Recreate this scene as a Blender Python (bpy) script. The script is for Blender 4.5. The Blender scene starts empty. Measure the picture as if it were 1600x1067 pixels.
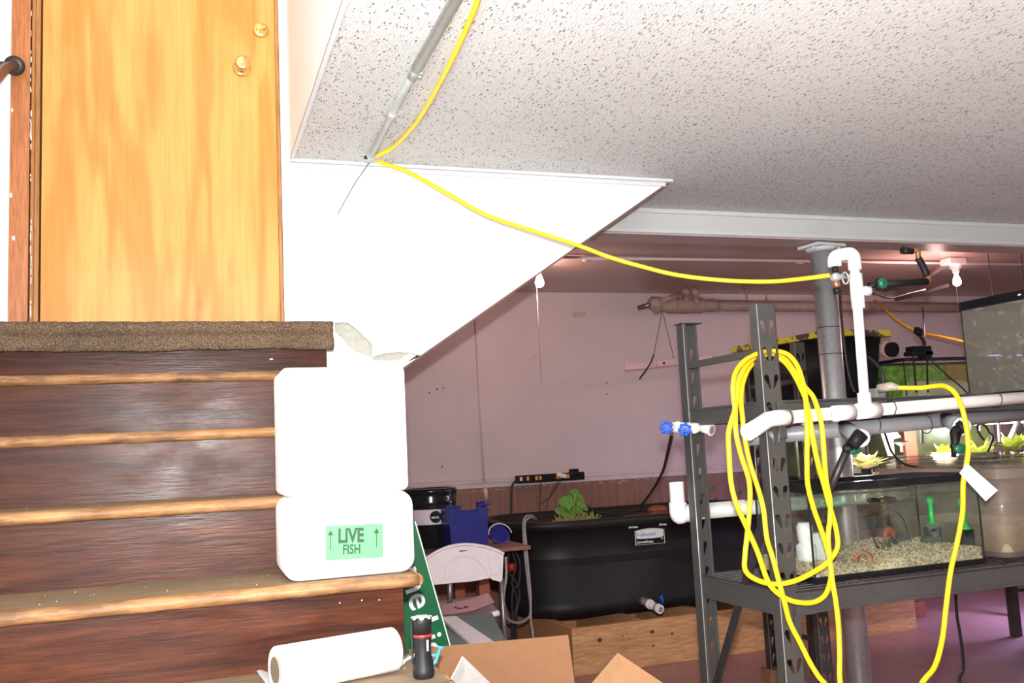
import bpy, bmesh, math, random
from mathutils import Vector, Matrix
from mathutils.geometry import tessellate_polygon
C = bpy.context.scene.collection
random.seed(7)
PI = math.pi

# ------------------------------------------------------------------ camera
EYE = 1.384
YAW, PITCH, ROLL, FPX = 0.338280, 0.115091, -0.0494122, 1452.2
fw = Vector((math.sin(YAW)*math.cos(PITCH), math.cos(YAW)*math.cos(PITCH), math.sin(PITCH)))
r0 = Vector((math.cos(YAW), -math.sin(YAW), 0)); u0 = r0.cross(fw)
rt = math.cos(ROLL)*r0 + math.sin(ROLL)*u0
up = -math.sin(ROLL)*r0 + math.cos(ROLL)*u0
cam = bpy.data.cameras.new('camera'); co = bpy.data.objects.new('camera', cam); C.objects.link(co)
cam.sensor_width = 36; cam.lens = FPX/1600*36; cam.clip_start = 0.05
m = Matrix((rt, up, -fw)).transposed().to_4x4(); m.translation = (0, 0, EYE)
co.matrix_world = m
bpy.context.scene.camera = co

# ------------------------------------------------------------------ world, lights, exposure
w = bpy.data.worlds.new('world'); bpy.context.scene.world = w; w.use_nodes = True
w.node_tree.nodes['Background'].inputs[0].default_value = (1.0, 0.93, 0.93, 1)
w.node_tree.nodes['Background'].inputs[1].default_value = 0.07
bpy.context.scene.cycles.transparent_max_bounces = 40
vs = bpy.context.scene.view_settings
vs.view_transform = 'Standard'; vs.look = 'None'; vs.gamma = 1; vs.exposure = 0.18; vs.use_curve_mapping = False
def point(name, loc, power, col=(1, 1, 1), r=0.03, spot=None, aim=None):
    l = bpy.data.lights.new(name, 'SPOT' if spot else 'POINT'); l.energy = power; l.color = col; l.shadow_soft_size = r
    o = bpy.data.objects.new(name, l); C.objects.link(o); o.location = loc
    if spot:
        l.spot_size = spot; l.spot_blend = .5
        o.rotation_euler = (Vector(aim)-Vector(loc)).to_track_quat('-Z', 'Y').to_euler()
    return o
FLASH = point('camera_flash', (0.0, -0.02, EYE+0.125), 440, (0.985, 0.995, 1.0), 0.022)     # the on-camera flash
point('bulb_light', (2.17, 5.62, 2.40), 9, (1.0, 0.66, 0.55), 0.04)
point('bulb_light', (4.95, 5.05, 2.34), 14, (1.0, 0.60, 0.55), 0.04)
point('grow_light', (4.22, 4.40, 1.385), 16, (1.0, 0.93, 0.95), 0.10)
point('grow_light', (3.62, 4.40, 1.385), 14, (1.0, .95, .92), .05)
point('grow_light', (4.85, 4.40, 1.385), 16, (1.0, .95, .92), .05)
point('grow_light', (5.72, 5.0, 0.70), 55, (0.50, 0.45, 1.0), 0.15)

def at(x, y, X=None, Y=None, Z=None):
    """the place in the room seen at photograph pixel (x, y) on the plane X=, Y= or Z="""
    d = fw*FPX + rt*(x-800) - up*(y-533.5)
    t = X/d.x if X is not None else (Y/d.y if Y is not None else (Z-EYE)/d.z)
    return Vector((0, 0, EYE)) + d*t

# ------------------------------------------------------------------ materials
MATS = {}
def nt(name):
    m = bpy.data.materials.new(name); m.use_nodes = True
    t = m.node_tree; b = t.nodes['Principled BSDF']
    MATS[name] = m
    return m, t, b
def N(t, k, **kw):
    n = t.nodes.new(k)
    for a, v in kw.items(): setattr(n, a, v)
    return n
def coords(t, scale=(1, 1, 1), rot=(0, 0, 0), kind='Object'):
    tc = N(t, 'ShaderNodeTexCoord'); mp = N(t, 'ShaderNodeMapping')
    t.links.new(tc.outputs[kind], mp.inputs[0]); mp.inputs['Scale'].default_value = scale; mp.inputs['Rotation'].default_value = rot
    return mp.outputs[0]
def noise(t, vec, scale, detail=4, rough=.6, dist=0):
    n = N(t, 'ShaderNodeTexNoise'); t.links.new(vec, n.inputs['Vector'])
    n.inputs['Scale'].default_value = scale; n.inputs['Detail'].default_value = detail
    n.inputs['Roughness'].default_value = rough; n.inputs['Distortion'].default_value = dist
    return n.outputs['Fac']
def ramp(t, fac, stops, interp='LINEAR'):
    r = N(t, 'ShaderNodeValToRGB'); t.links.new(fac, r.inputs[0]); e = r.color_ramp.elements
    r.color_ramp.interpolation = interp
    while len(e) < len(stops): e.new(.5)
    for i, (p, c) in enumerate(stops):
        e[i].position = p; e[i].color = tuple(c)+(1,) if len(c) == 3 else c
    return r.outputs[0]
def mixc(t, f, a, b, mode='MIX'):
    n = N(t, 'ShaderNodeMix', data_type='RGBA', blend_type=mode)
    for s, v in ((0, f), (6, a), (7, b)):
        if hasattr(v, 'is_output') or hasattr(v, 'links'): t.links.new(v, n.inputs[s])
        else: n.inputs[s].default_value = v if s == 0 else tuple(v)+(1,)
    return n.outputs[2]
def bump(t, b, h, strength=.3, dist=.01):
    n = N(t, 'ShaderNodeBump'); n.inputs['Strength'].default_value = strength; n.inputs['Distance'].default_value = dist
    t.links.new(h, n.inputs['Height']); t.links.new(n.outputs[0], b.inputs['Normal'])
def flat(name, col, rough=.5, metal=0, var=.12, vs_=30, bmp=0, spec=.5, coat=0):
    m, t, b = nt(name)
    v = coords(t); n = noise(t, v, vs_)
    lo = tuple(c*(1-var) for c in col); hi = tuple(min(1, c*(1+var)) for c in col)
    t.links.new(ramp(t, n, [(.3, lo), (.7, hi)]), b.inputs['Base Color'])
    b.inputs['Roughness'].default_value = rough; b.inputs['Metallic'].default_value = metal
    b.inputs['Specular IOR Level'].default_value = spec; b.inputs['Coat Weight'].default_value = coat
    if bmp: bump(t, b, noise(t, v, vs_*3), bmp, .004)
    return m
def wood(name, dark, light, axis='X', scale=1.0, rough=.4, stretch=14, bmp=.08, spec=.5, worn=None, rough2=None):
    """grain running along axis"""
    m, t, b = nt(name)
    s = {'X': (1, stretch, stretch), 'Y': (stretch, 1, stretch), 'Z': (stretch, stretch, 1)}[axis]
    v = coords(t, s); n1 = noise(t, v, 2.2*scale, 6, .65, .6); n2 = noise(t, v, 11*scale, 3, .6)
    c1 = ramp(t, n1, [(.28, dark), (.72, light)])
    c2 = ramp(t, n2, [(.35, (.72, .72, .72)), (.65, (1.12, 1.12, 1.12))])
    c = mixc(t, 1.0, c1, c2, 'MULTIPLY')
    if worn:
        v3 = coords(t, (3, 10, 10)); n3 = noise(t, v3, 2.2, 5, .7)
        c = mixc(t, ramp(t, n3, [(.42, (0, 0, 0)), (.62, (1, 1, 1))]), c, worn)
    t.links.new(c, b.inputs['Base Color'])
    if rough2 is None: b.inputs['Roughness'].default_value = rough
    else:
        v4 = coords(t, (2, 5, 5)); rr = ramp(t, noise(t, v4, 2.5, 4, .6), [(.35, (rough,)*3), (.65, (rough2,)*3)])
        t.links.new(rr, b.inputs['Roughness'])
    b.inputs['Specular IOR Level'].default_value = spec
    bump(t, b, n2, bmp, .004)
    return m

def ring_ply(name):
    m, t, b = nt(name)
    v = coords(t, (2.6, 2.6, .42)); n = noise(t, v, 1.7, 3, .5, .4)
    mm = N(t, 'ShaderNodeMath', operation='MULTIPLY'); t.links.new(n, mm.inputs[0]); mm.inputs[1].default_value = 26
    sn = N(t, 'ShaderNodeMath', operation='SINE'); t.links.new(mm.outputs[0], sn.inputs[0])
    ma = N(t, 'ShaderNodeMapRange'); t.links.new(sn.outputs[0], ma.inputs[0]); ma.inputs[1].default_value = -1
    rings = ramp(t, ma.outputs[0], [(0, (.60, .26, .055)), (.5, (.70, .335, .085)), (1, (.74, .37, .10))])
    v2 = coords(t, (30, 30, 1.2)); fine = ramp(t, noise(t, v2, 2.5, 5, .7), [(.3, (.84, .82, .78)), (.7, (1.06, 1.06, 1.06))])
    c = mixc(t, 1.0, rings, fine, 'MULTIPLY')
    v3 = coords(t, (9, 9, 1.4)); st = ramp(t, noise(t, v3, 1.6, 6, .72), [(.60, (0, 0, 0)), (.72, (1, 1, 1))])
    sep = N(t, 'ShaderNodeSeparateXYZ'); t.links.new(coords(t), sep.inputs[0])
    low = ramp(t, sep.outputs[2], [(.0, (1, 1, 1)), (.32, (.15, .15, .15))])   # scuffs gather on the kicked lower panel
    sm = mixc(t, 1.0, st, low, 'MULTIPLY')
    c = mixc(t, sm, c, (.36, .13, .03))
    t.links.new(c, b.inputs['Base Color']); b.inputs['Roughness'].default_value = .42
    b.inputs['Specular IOR Level'].default_value = .35
    return m
ring_ply('door_ply')
wood('casing_wood', (.42, .14, .045), (.52, .21, .075), 'Z', 1.2, .4)
wood('jamb_wood', (.30, .12, .03), (.50, .24, .07), 'Z', 1.2, .45)
wood('riser_wood', (.026, .0068, .004), (.092, .027, .0115), 'X', 1.0, .26, 12, .16, .13, None, .42)
wood('tread_wood', (.15, .095, .05), (.30, .20, .115), 'X', 1.4, .6, 12, .2, .3, (.17, .13, .085))
wood('nosing_wood', (.27, .12, .042), (.44, .235, .10), 'X', 1.6, .5, 10, .3, .3, (.14, .07, .032))
wood('pine_frame', (.60, .29, .13), (.74, .41, .20), 'X', .7, .6, 9, .1, .3)
wood('shelf_board', (.22, .10, .06), (.32, .15, .10), 'X', 1, .6)
wood('lathe_pink', (.34, .19, .14), (.48, .30, .24), 'Y', 1, .5)
flat('white_paint', (.86, .86, .85), .5, 0, .012, 6, .02, .3)
flat('trim_paint', (.66, .68, .69), .4, 0, .03, 8, 0, .4)
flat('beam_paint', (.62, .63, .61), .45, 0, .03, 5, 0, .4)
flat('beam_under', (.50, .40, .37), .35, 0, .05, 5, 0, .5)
flat('far_wall_paint', (.63, .51, .515), .5, 0, .045, 2.2, .03, .35)
flat('rail_paint', (.66, .52, .52), .4, 0, .05, 6)
flat('old_ceiling', (.42, .29, .25), .27, 0, .06, 3, .02, .55)
flat('raw_plaster', (.50, .49, .42), .9, 0, .12, 60, .5, .2)
flat('crumb_plaster', (.55, .52, .45), .9, 0, .3, 120, .8, .2)
flat('brass', (.80, .58, .24), .2, .95, .06, 40)
flat('dark_iron', (.055, .05, .042), .4, .6, .2, 40)
flat('rail_brown', (.13, .055, .035), .35, .1, .1, 40)
flat('foam', (.90, .90, .91), .7, 0, .015, 250, .12, .25)
flat('foam_crumb', (.85, .85, .85), .8, 0, .03, 100)
flat('label_green', (.075, .52, .11), .55, 0, .03, 30)
flat('ink_green', (.006, .035, .018), .6, 0, .4, 300)
flat('paper_white', (.88, .88, .88), .85, 0, .02, 90, .1, .2)
flat('towel_paper', (.86, .86, .86), .95, 0, .02, 160, .55, .1)
flat('cardboard_tube', (.36, .28, .19), .85, 0, .1, 60)
flat('core_shade', (.12, .09, .06), .9)  # tube cardboard darkened to the shade inside the core
flat('cardboard', (.26, .125, .062), .85, 0, .05, 40, .08, .2)
flat('cardboard_light', (.36, .195, .095), .85, 0, .05, 40, .08, .2)
flat('greyboard', (.38, .38, .36), .7, 0, .06, 40)
flat('black_plastic', (.009, .009, .010), .5, 0, .3, 30, .05, .25)
flat('black_gloss', (.012, .012, .014), .18, 0, .3, 30)
flat('tank_poly', (.012, .010, .010), .55, 0, .3, 9, .05, .45)
flat('black_rubber', (.015, .014, .014), .55, 0, .3, 60)
flat('red_ring', (.45, .02, .02), .35)
flat('blue_plastic', (.018, .022, .20), .35, 0, .12, 20)
flat('blue_bright', (.01, .09, .62), .3, 0, .1, 60)
flat('cyan_plastic', (.03, .38, .72), .35)
flat('pvc', (.84, .80, .78), .32, 0, .02, 20)
flat('pvc_grey', (.24, .24, .25), .38, 0, .05, 20)
flat('pvc_old', (.60, .62, .56), .4, 0, .06, 12)
flat('yellow_cord', (.93, .66, .012), .38, 0, .06, 40)
flat('amber_cord', (.72, .36, .02), .38, 0, .06, 40)
flat('clear_plug', (.48, .40, .32), .25, 0, .3, 60)
flat('edge_brown', (.16, .085, .07), .6, 0, .1, 20)
flat('galv', (.72, .73, .75), .40, .82, .12, 55)
flat('conduit_steel', (.50, .56, .55), .36, .4, .08, 40)
flat('rack_steel', (.085, .082, .078), .42, .3, .10, 30, .05)
flat('rack_edge', (.50, .50, .49), .3, .5, .1, 30)
flat('dark_steel', (.05, .045, .045), .42, .4, .15, 30)
flat('copper', (.62, .30, .14), .35, .85, .15, 60)
flat('valve_green', (.012, .12, .06), .35)
flat('green_plastic', (.02, .38, .07), .35)
flat('sign_green', (.006, .10, .034), .35, 0, .06, 20)
flat('sign_white', (.72, .72, .70), .45)
flat('chair_plastic', (.66, .56, .57), .42, 0, .03, 20, .06)
flat('chair_steel', (.20, .18, .19), .35, .7, .1, 40)
flat('pink_paper', (.88, .52, .54), .85, 0, .03, 20)
flat('dry_leaf', (.06, .015, .012), .8)
flat('grey_felt', (.13, .15, .145), .8, 0, .08, 40)
flat('wrapped_pipe', (.34, .235, .20), .55, 0, .14, 18, .25)
flat('pink_enamel', (.74, .50, .50), .35, 0, .03, 20)
flat('old_tape', (.50, .42, .30), .7)
flat('orange_plastic', (.85, .30, .06), .4)
flat('leaf_green', (.10, .25, .035), .45, 0, .4, 30)
flat('leaf_lime', (.52, .62, .10), .5, 0, .3, 30)
flat('leaf_pale', (.86, .88, .45), .5, 0, .15, 40)
flat('roots', (.30, .28, .10), .8, 0, .3, 40)
flat('algae', (.10, .24, .02), .9, 0, .6, 90, .8)
flat('pond_water', (.045, .055, .03), .12, 0, .3, 12)
flat('terracotta', (.44, .10, .035), .7, 0, .2, 50)
flat('rock_dark', (.05, .055, .05), .7, 0, .4, 40, .3)
flat('red_timber', (.30, .085, .045), .55, 0, .15, 20)
flat('white_plastic', (.80, .78, .76), .4)
flat('cream_pipe', (.66, .62, .40), .5, 0, .15, 18)
flat('amber_water', (.36, .20, .03), .4, 0, .2, 4)
flat('olive_water', (.075, .085, .02), .3, 0, .35, 8)
flat('band_plastic', (.55, .60, .58), .3)
flat('grey_tube', (.36, .30, .30), .4)
flat('block_wood', (.24, .12, .06), .7, 0, .2, 30)
flat('tub_stain', (.50, .44, .30), .5, 0, .3, 20)
flat('marker_green', (.05, .40, .25), .6)
flat('marker_violet', (.20, .16, .55), .6)
flat('drum_label', (.72, .58, .62), .5)

def carpet_mat():
    m, t, b = nt('carpet')
    v = coords(t); n = noise(t, v, 260, 3, .8); n2 = noise(t, v, 5, 3)
    c = ramp(t, n, [(.30, (.035, .025, .018)), (.46, (.13, .09, .06)), (.60, (.34, .235, .16)), (.75, (.55, .44, .34))])
    c = mixc(t, 1.0, c, ramp(t, n2, [(.3, (.75, .75, .75)), (.7, (1.1, 1.05, 1))]), 'MULTIPLY')
    t.links.new(c, b.inputs['Base Color']); b.inputs['Roughness'].default_value = 1; b.inputs['Specular IOR Level'].default_value = .1
    bump(t, b, n, 1.0, .006)
carpet_mat()
def tile_mat():
    m, t, b = nt('ceiling_tile')
    b.inputs['Roughness'].default_value = .85; b.inputs['Specular IOR Level'].default_value = .15
    tc = N(t, 'ShaderNodeTexCoord'); base = tc.outputs['Object']
    # wander the fissures
    nz = N(t, 'ShaderNodeTexNoise'); t.links.new(base, nz.inputs['Vector']); nz.inputs['Scale'].default_value = 34; nz.inputs['Detail'].default_value = 2
    sc = N(t, 'ShaderNodeVectorMath', operation='SCALE'); t.links.new(nz.outputs['Color'], sc.inputs[0]); sc.inputs['Scale'].default_value = .020
    ad = N(t, 'ShaderNodeVectorMath', operation='ADD'); t.links.new(base, ad.inputs[0]); t.links.new(sc.outputs[0], ad.inputs[1])
    mp = N(t, 'ShaderNodeMapping'); t.links.new(ad.outputs[0], mp.inputs[0]); mp.inputs['Scale'].default_value = (1, .30, 1)
    vo = N(t, 'ShaderNodeTexVoronoi'); t.links.new(mp.outputs[0], vo.inputs['Vector']); vo.inputs['Scale'].default_value = 128
    vo.inputs['Randomness'].default_value = 1
    # only some cells carry a fissure, of varying size
    sp = N(t, 'ShaderNodeSeparateColor'); t.links.new(vo.outputs['Color'], sp.inputs[0])
    mr = N(t, 'ShaderNodeMapRange'); t.links.new(sp.outputs[0], mr.inputs[0]); mr.inputs[1].default_value = .15; mr.inputs[3].default_value = .05; mr.inputs[4].default_value = .33
    lt = N(t, 'ShaderNodeMath', operation='SUBTRACT'); t.links.new(vo.outputs['Distance'], lt.inputs[0]); t.links.new(mr.outputs[0], lt.inputs[1])
    pit = N(t, 'ShaderNodeMapRange'); t.links.new(lt.outputs[0], pit.inputs[0]); pit.inputs[1].default_value = -.03; pit.inputs[2].default_value = .05
    fine = noise(t, coords(t, (1, .4, 1)), 120, 3, .6, 1.2)
    # 12 inch tiles
    br = N(t, 'ShaderNodeTexBrick'); t.links.new(base, br.inputs['Vector']); br.offset = 0
    br.inputs['Scale'].default_value = 1; br.inputs['Brick Width'].default_value = .305; br.inputs['Row Height'].default_value = .305
    br.inputs['Mortar Size'].default_value = .0012; br.inputs['Bias'].default_value = 0; br.inputs['Mortar Smooth'].default_value = .2
    br.inputs['Color1'].default_value = (.71, .74, .735, 1); br.inputs['Color2'].default_value = (.68, .705, .70, 1); br.inputs['Mortar'].default_value = (.78, .78, .77, 1)
    c = mixc(t, pit.outputs[0], (.30, .29, .30), br.outputs['Color'])
    t.links.new(c, b.inputs['Base Color'])
    h = N(t, 'ShaderNodeMath', operation='MULTIPLY_ADD'); t.links.new(fine, h.inputs[0]); h.inputs[1].default_value = 1.1; t.links.new(pit.outputs[0], h.inputs[2])
    bump(t, b, h.outputs[0], 1.0, .005)
tile_mat()
def floor_mat():
    m, t, b = nt('floor_paint')
    v = coords(t); n = noise(t, v, 1.6, 6, .65); n2 = noise(t, v, 18, 5, .7)
    c = ramp(t, n, [(.3, (.36, .185, .17)), (.7, (.50, .29, .26))])
    c = mixc(t, 1.0, c, ramp(t, n2, [(.3, (.82, .82, .82)), (.72, (1.1, 1.1, 1.1))]), 'MULTIPLY')
    t.links.new(c, b.inputs['Base Color']); b.inputs['Roughness'].default_value = .38; bump(t, b, n2, .1, .004)
floor_mat()
def wains_mat():
    m, t, b = nt('wainscot')
    wv = N(t, 'ShaderNodeTexWave', wave_type='BANDS', bands_direction='X', wave_profile='SAW'); t.links.new(coords(t), wv.inputs[0]); wv.inputs['Scale'].default_value = 4.2
    v = coords(t, (22, 10, .8)); n = noise(t, v, 2.2, 5, .7)
    c = ramp(t, n, [(.3, (.21, .095, .07)), (.7, (.31, .15, .11))])
    g = ramp(t, wv.outputs['Fac'], [(0, (.45, .45, .45)), (.07, (1, 1, 1)), (1, (1, 1, 1))])
    t.links.new(mixc(t, 1.0, c, g, 'MULTIPLY'), b.inputs['Base Color']); b.inputs['Roughness'].default_value = .5
    bump(t, b, wv.outputs['Fac'], .3, .005)
wains_mat()
def glass_mat(name, tint=(.93, .97, .95), dirt=0, dirtcol=(.35, .34, .28), dscale=12, lo=.5, hi=.7, base=0.0, refl=1.0, stretch=(1,1,1)):
    m, t, b = nt(name); t.nodes.remove(b)
    out = t.nodes['Material Output']
    tr = N(t, 'ShaderNodeBsdfTransparent'); tr.inputs[0].default_value = tint+(1,)
    gl = N(t, 'ShaderNodeBsdfGlossy'); gl.inputs['Roughness'].default_value = .02
    fr = N(t, 'ShaderNodeLayerWeight'); fr.inputs[0].default_value = .5
    pw = N(t, 'ShaderNodeMath', operation='POWER'); t.links.new(fr.outputs['Facing'], pw.inputs[0]); pw.inputs[1].default_value = 5
    mu = N(t, 'ShaderNodeMath', operation='MULTIPLY_ADD'); t.links.new(pw.outputs[0], mu.inputs[0]); mu.inputs[1].default_value = .6*refl; mu.inputs[2].default_value = .035*refl
    mx = N(t, 'ShaderNodeMixShader'); t.links.new(mu.outputs[0], mx.inputs[0]); t.links.new(tr.outputs[0], mx.inputs[1]); t.links.new(gl.outputs[0], mx.inputs[2])
    last = mx.outputs[0]
    if dirt or base:
        df = N(t, 'ShaderNodeBsdfDiffuse'); df.inputs[0].default_value = dirtcol+(1,)
        n = noise(t, coords(t, stretch), dscale, 8, .75)
        r = ramp(t, n, [(lo, (base,)*3), (hi, (max(dirt, base),)*3)])
        m2 = N(t, 'ShaderNodeMixShader'); t.links.new(r, m2.inputs[0]); t.links.new(last, m2.inputs[1]); t.links.new(df.outputs[0], m2.inputs[2]); last = m2.outputs[0]
    t.links.new(last, out.inputs[0])
    return m
glass_mat('glass', (.95, .98, .96), .22, (.30, .30, .24), 9, .45, .8)
glass_mat('glass_dirty', (.86, .87, .83), .9, (.30, .28, .24), 30, .52, .74, .30)
glass_mat('water', (.93, .95, .88), 0, refl=.6)
glass_mat('tub_clear', (.86, .82, .74), .42, (.50, .42, .36), 5, .4, .8, .20)
glass_mat('clear_film', (.90, .92, .92), 0, base=.15, dirtcol=(.6, .6, .6))
def tote_lid_mat():
    m, t, b = nt('tote_yellow'); n = noise(t, coords(t), 9, 6, .7)
    t.links.new(ramp(t, n, [(.42, (.045, .035, .035)), (.47, (.16, .10, .085)), (.50, (.62, .47, .02)), (.66, (.70, .52, .02))]), b.inputs['Base Color'])
    b.inputs['Roughness'].default_value = .6
tote_lid_mat()
def green_tank_mat():
    m, t, b = nt('green_water')
    sp = N(t, 'ShaderNodeSeparateXYZ'); t.links.new(coords(t), sp.inputs[0]); n = noise(t, coords(t), 22, 6, .8)
    t.links.new(ramp(t, n, [(.35, (.06, .16, .01)), (.5, (.19, .36, .03)), (.68, (.40, .62, .10))]), b.inputs['Base Color']); b.inputs['Roughness'].default_value = .7
green_tank_mat()
def emit(name, col, s):
    m, t, b = nt(name); b.inputs['Emission Color'].default_value = col+(1,); b.inputs['Emission Strength'].default_value = s; b.inputs['Base Color'].default_value = (.8, .8, .8, 1)
emit('bulb_glow', (1.0, .86, .80), 22)
emit('led_violet', (.45, .35, 1.0), 6)
emit('led_warm', (1, .95, .9), 8)
emit('led_green', (.55, .9, .15), 1.6)

# ------------------------------------------------------------------ builders
XF = Matrix.Identity(4)      # current group placement (used for the turned rack)
def origin(p):
    v = Vector((0, 0, 0))
    while p is not None: v = v + p.location; p = p.parent
    return v
class MB:
    def __init__(s): s.bm = bmesh.new()
    def _add(s, tmp, M=None):
        if M is not None: bmesh.ops.transform(tmp, matrix=M, verts=tmp.verts)
        me = bpy.data.meshes.new('t'); tmp.to_mesh(me); tmp.free(); s.bm.from_mesh(me); bpy.data.meshes.remove(me); return s
    def box(s, lo, hi, bev=0, seg=2, M=None, taper=None):
        t = bmesh.new(); bmesh.ops.create_cube(t, size=1)
        lo, hi = Vector(lo), Vector(hi); c = (lo+hi)/2; d = hi-lo
        for v in t.verts:
            k = 1
            if taper and v.co.z < 0: k = taper
            v.co = Vector((v.co.x*d.x*k+c.x, v.co.y*d.y*k+c.y, v.co.z*d.z+c.z))
        if bev: bmesh.ops.bevel(t, geom=t.edges[:]+t.verts[:], offset=bev, segments=seg, profile=.5, affect='EDGES')
        return s._add(t, M)
    def obox(s, c, d, rot, bev=0, seg=2):
        """box of size d about c, turned by rot (Matrix 3x3 or Euler tuple)"""
        from mathutils import Euler
        R = rot if isinstance(rot, Matrix) else Euler(rot).to_matrix()
        M = Matrix.Translation(Vector(c)) @ R.to_4x4(); d = Vector(d)/2
        return s.box(-d, d, bev, seg, M)
    def bar(s, a, b, wd, th, upv=(0, 0, 1), bev=0):
        a, b = Vector(a), Vector(b); z = (b-a); L = z.length; z.normalize(); x = Vector(upv).cross(z)
        if x.length < 1e-4: x = Vector((1, 0, 0)).cross(z)
        x.normalize(); y = z.cross(x); R = Matrix((x, y, z)).transposed()
        return s.obox((a+b)/2, (wd, th, L), R, bev)
    def tube(s, pts, r, seg=10, cap=True, smooth=0):
        P = [Vector(p) for p in pts]
        if smooth: P = catmull(P, smooth)
        rs = r if isinstance(r, (list, tuple)) else [r]*len(P)
        if len(rs) != len(P): rs = [rs[min(len(rs)-1, int(i*len(rs)/len(P)))] for i in range(len(P))]
        t = s.bm; rings = []; prev = None
        for i, p in enumerate(P):
            a = P[max(0, i-1)]; b = P[min(len(P)-1, i+1)]; d = (b-a)
            if d.length < 1e-9: d = Vector((0, 0, 1))
            d.normalize()
            if prev is None:
                x = d.orthogonal().normalized()
            else:
                x = prev-d*prev.dot(d); x = x.normalized() if x.length > 1e-6 else d.orthogonal().normalized()
            prev = x; y = d.cross(x)
            rings.append([t.verts.new(p+(x*math.cos(2*PI*k/seg)+y*math.sin(2*PI*k/seg))*rs[i]) for k in range(seg)])
        for i in range(len(rings)-1):
            for k in range(seg):
                f = t.faces.new((rings[i][k], rings[i][(k+1) % seg], rings[i+1][(k+1) % seg], rings[i+1][k])); f.smooth = True
        if cap: t.faces.new(rings[0][::-1]); t.faces.new(rings[-1])
        return s
    def cyl(s, a, b, r, r2=None, seg=24, cap=True): return s.tube([a, b], [r, r if r2 is None else r2], seg, cap)
    def lathe(s, prof, a, ax=(0, 0, 1), seg=28):
        """profile [(r, h)...] turned about axis ax from point a"""
        a = Vector(a); d = Vector(ax).normalized(); x = d.orthogonal().normalized(); y = d.cross(x); t = s.bm; rings = []
        for r, h in prof:
            rings.append([t.verts.new(a+d*h+(x*math.cos(2*PI*k/seg)+y*math.sin(2*PI*k/seg))*max(r, 1e-5)) for k in range(seg)])
        for i in range(len(rings)-1):
            for k in range(seg):
                f = t.faces.new((rings[i][k], rings[i][(k+1) % seg], rings[i+1][(k+1) % seg], rings[i+1][k])); f.smooth = True
        t.faces.new(rings[0][::-1]); t.faces.new(rings[-1]); return s
    def ball(s, c, r, sc=(1, 1, 1), sub=2, rot=None):
        t = bmesh.new(); bmesh.ops.create_icosphere(t, subdivisions=sub, radius=r)
        for f in t.faces: f.smooth = True
        M = Matrix.Translation(Vector(c)) @ (rot.to_4x4() if rot else Matrix.Identity(4)) @ Matrix.Diagonal((*sc, 1)); return s._add(t, M)
    def prism(s, poly, holes, org, u, v, th):
        """flat plate: outline and holes in (u, v), thickness th along u x v, starting at org"""
        u, v, o = Vector(u), Vector(v), Vector(org); n = u.cross(v).normalized()*th
        loops = [[Vector((p[0], p[1], 0)) for p in poly]]+[[Vector((p[0], p[1], 0)) for p in h] for h in holes]
        tris = tessellate_polygon(loops); flatp = [p for L in loops for p in L]; t = s.bm
        A = [t.verts.new(o+u*p.x+v*p.y) for p in flatp]; B = [t.verts.new(o+u*p.x+v*p.y+n) for p in flatp]
        for a, b, c in tris:
            for q in ((A[a], A[b], A[c]), (B[c], B[b], B[a])):
                try: t.faces.new(q)
                except ValueError: pass
        k = 0
        for L in loops:
            for i in range(len(L)):
                j = (i+1) % len(L); t.faces.new((A[k+i], A[k+j], B[k+j], B[k+i]))
            k += len(L)
        return s
    def quad(s, *p):
        s.bm.faces.new([s.bm.verts.new(Vector(q)) for q in p]); return s
    def grid(s, f, nu, nv, smooth=True, thick=0):
        t = s.bm; g = [[t.verts.new(f(i/nu, j/nv)) for j in range(nv+1)] for i in range(nu+1)]
        for i in range(nu):
            for j in range(nv):
                q = t.faces.new((g[i][j], g[i+1][j], g[i+1][j+1], g[i][j+1])); q.smooth = smooth
        if thick:
            bmesh.ops.solidify(t, geom=t.faces[:], thickness=thick)
        return s
    def text(s, body, org, u, v, size, th=.0006, bold=0, align='LEFT', sx=1.0):
        cu = bpy.data.curves.new('tx', 'FONT'); cu.body = body; cu.size = size; cu.offset = bold*size; cu.align_x = align; cu.align_y = 'BOTTOM_BASELINE'
        cu.extrude = th/2; cu.resolution_u = 3
        o = bpy.data.objects.new('tx', cu); C.objects.link(o); dg = bpy.context.evaluated_depsgraph_get()
        me = bpy.data.meshes.new_from_object(o.evaluated_get(dg)); u, v = Vector(u).normalized(), Vector(v).normalized(); n = u.cross(v)
        M = Matrix.Translation(Vector(org)) @ Matrix((u, v, n)).transposed().to_4x4() @ Matrix.Diagonal((sx, 1, 1, 1)); me.transform(M)
        s.bm.from_mesh(me); bpy.data.objects.remove(o); bpy.data.curves.remove(cu); bpy.data.meshes.remove(me); return s
    def build(s, name, mat, parent=None, xf=None, autosmooth=None):
        bm = s.bm
        X = XF if xf is None else xf
        if X != Matrix.Identity(4): bmesh.ops.transform(bm, matrix=X, verts=bm.verts)
        bmesh.ops.recalc_face_normals(bm, faces=bm.faces)
        if parent is None:
            if bm.verts:
                xs = [v.co.x for v in bm.verts]; ys = [v.co.y for v in bm.verts]; zs = [v.co.z for v in bm.verts]
                o0 = Vector(((min(xs)+max(xs))/2, (min(ys)+max(ys))/2, min(zs)))
            else: o0 = Vector()
        else: o0 = origin(parent)
        bmesh.ops.translate(bm, vec=-o0, verts=bm.verts)
        me = bpy.data.meshes.new(name); bm.to_mesh(me); bm.free()
        me.materials.append(MATS[mat]); o = bpy.data.objects.new(name, me); C.objects.link(o)
        if parent is None: o.location = o0
        else: o.parent = parent
        return o
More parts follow.
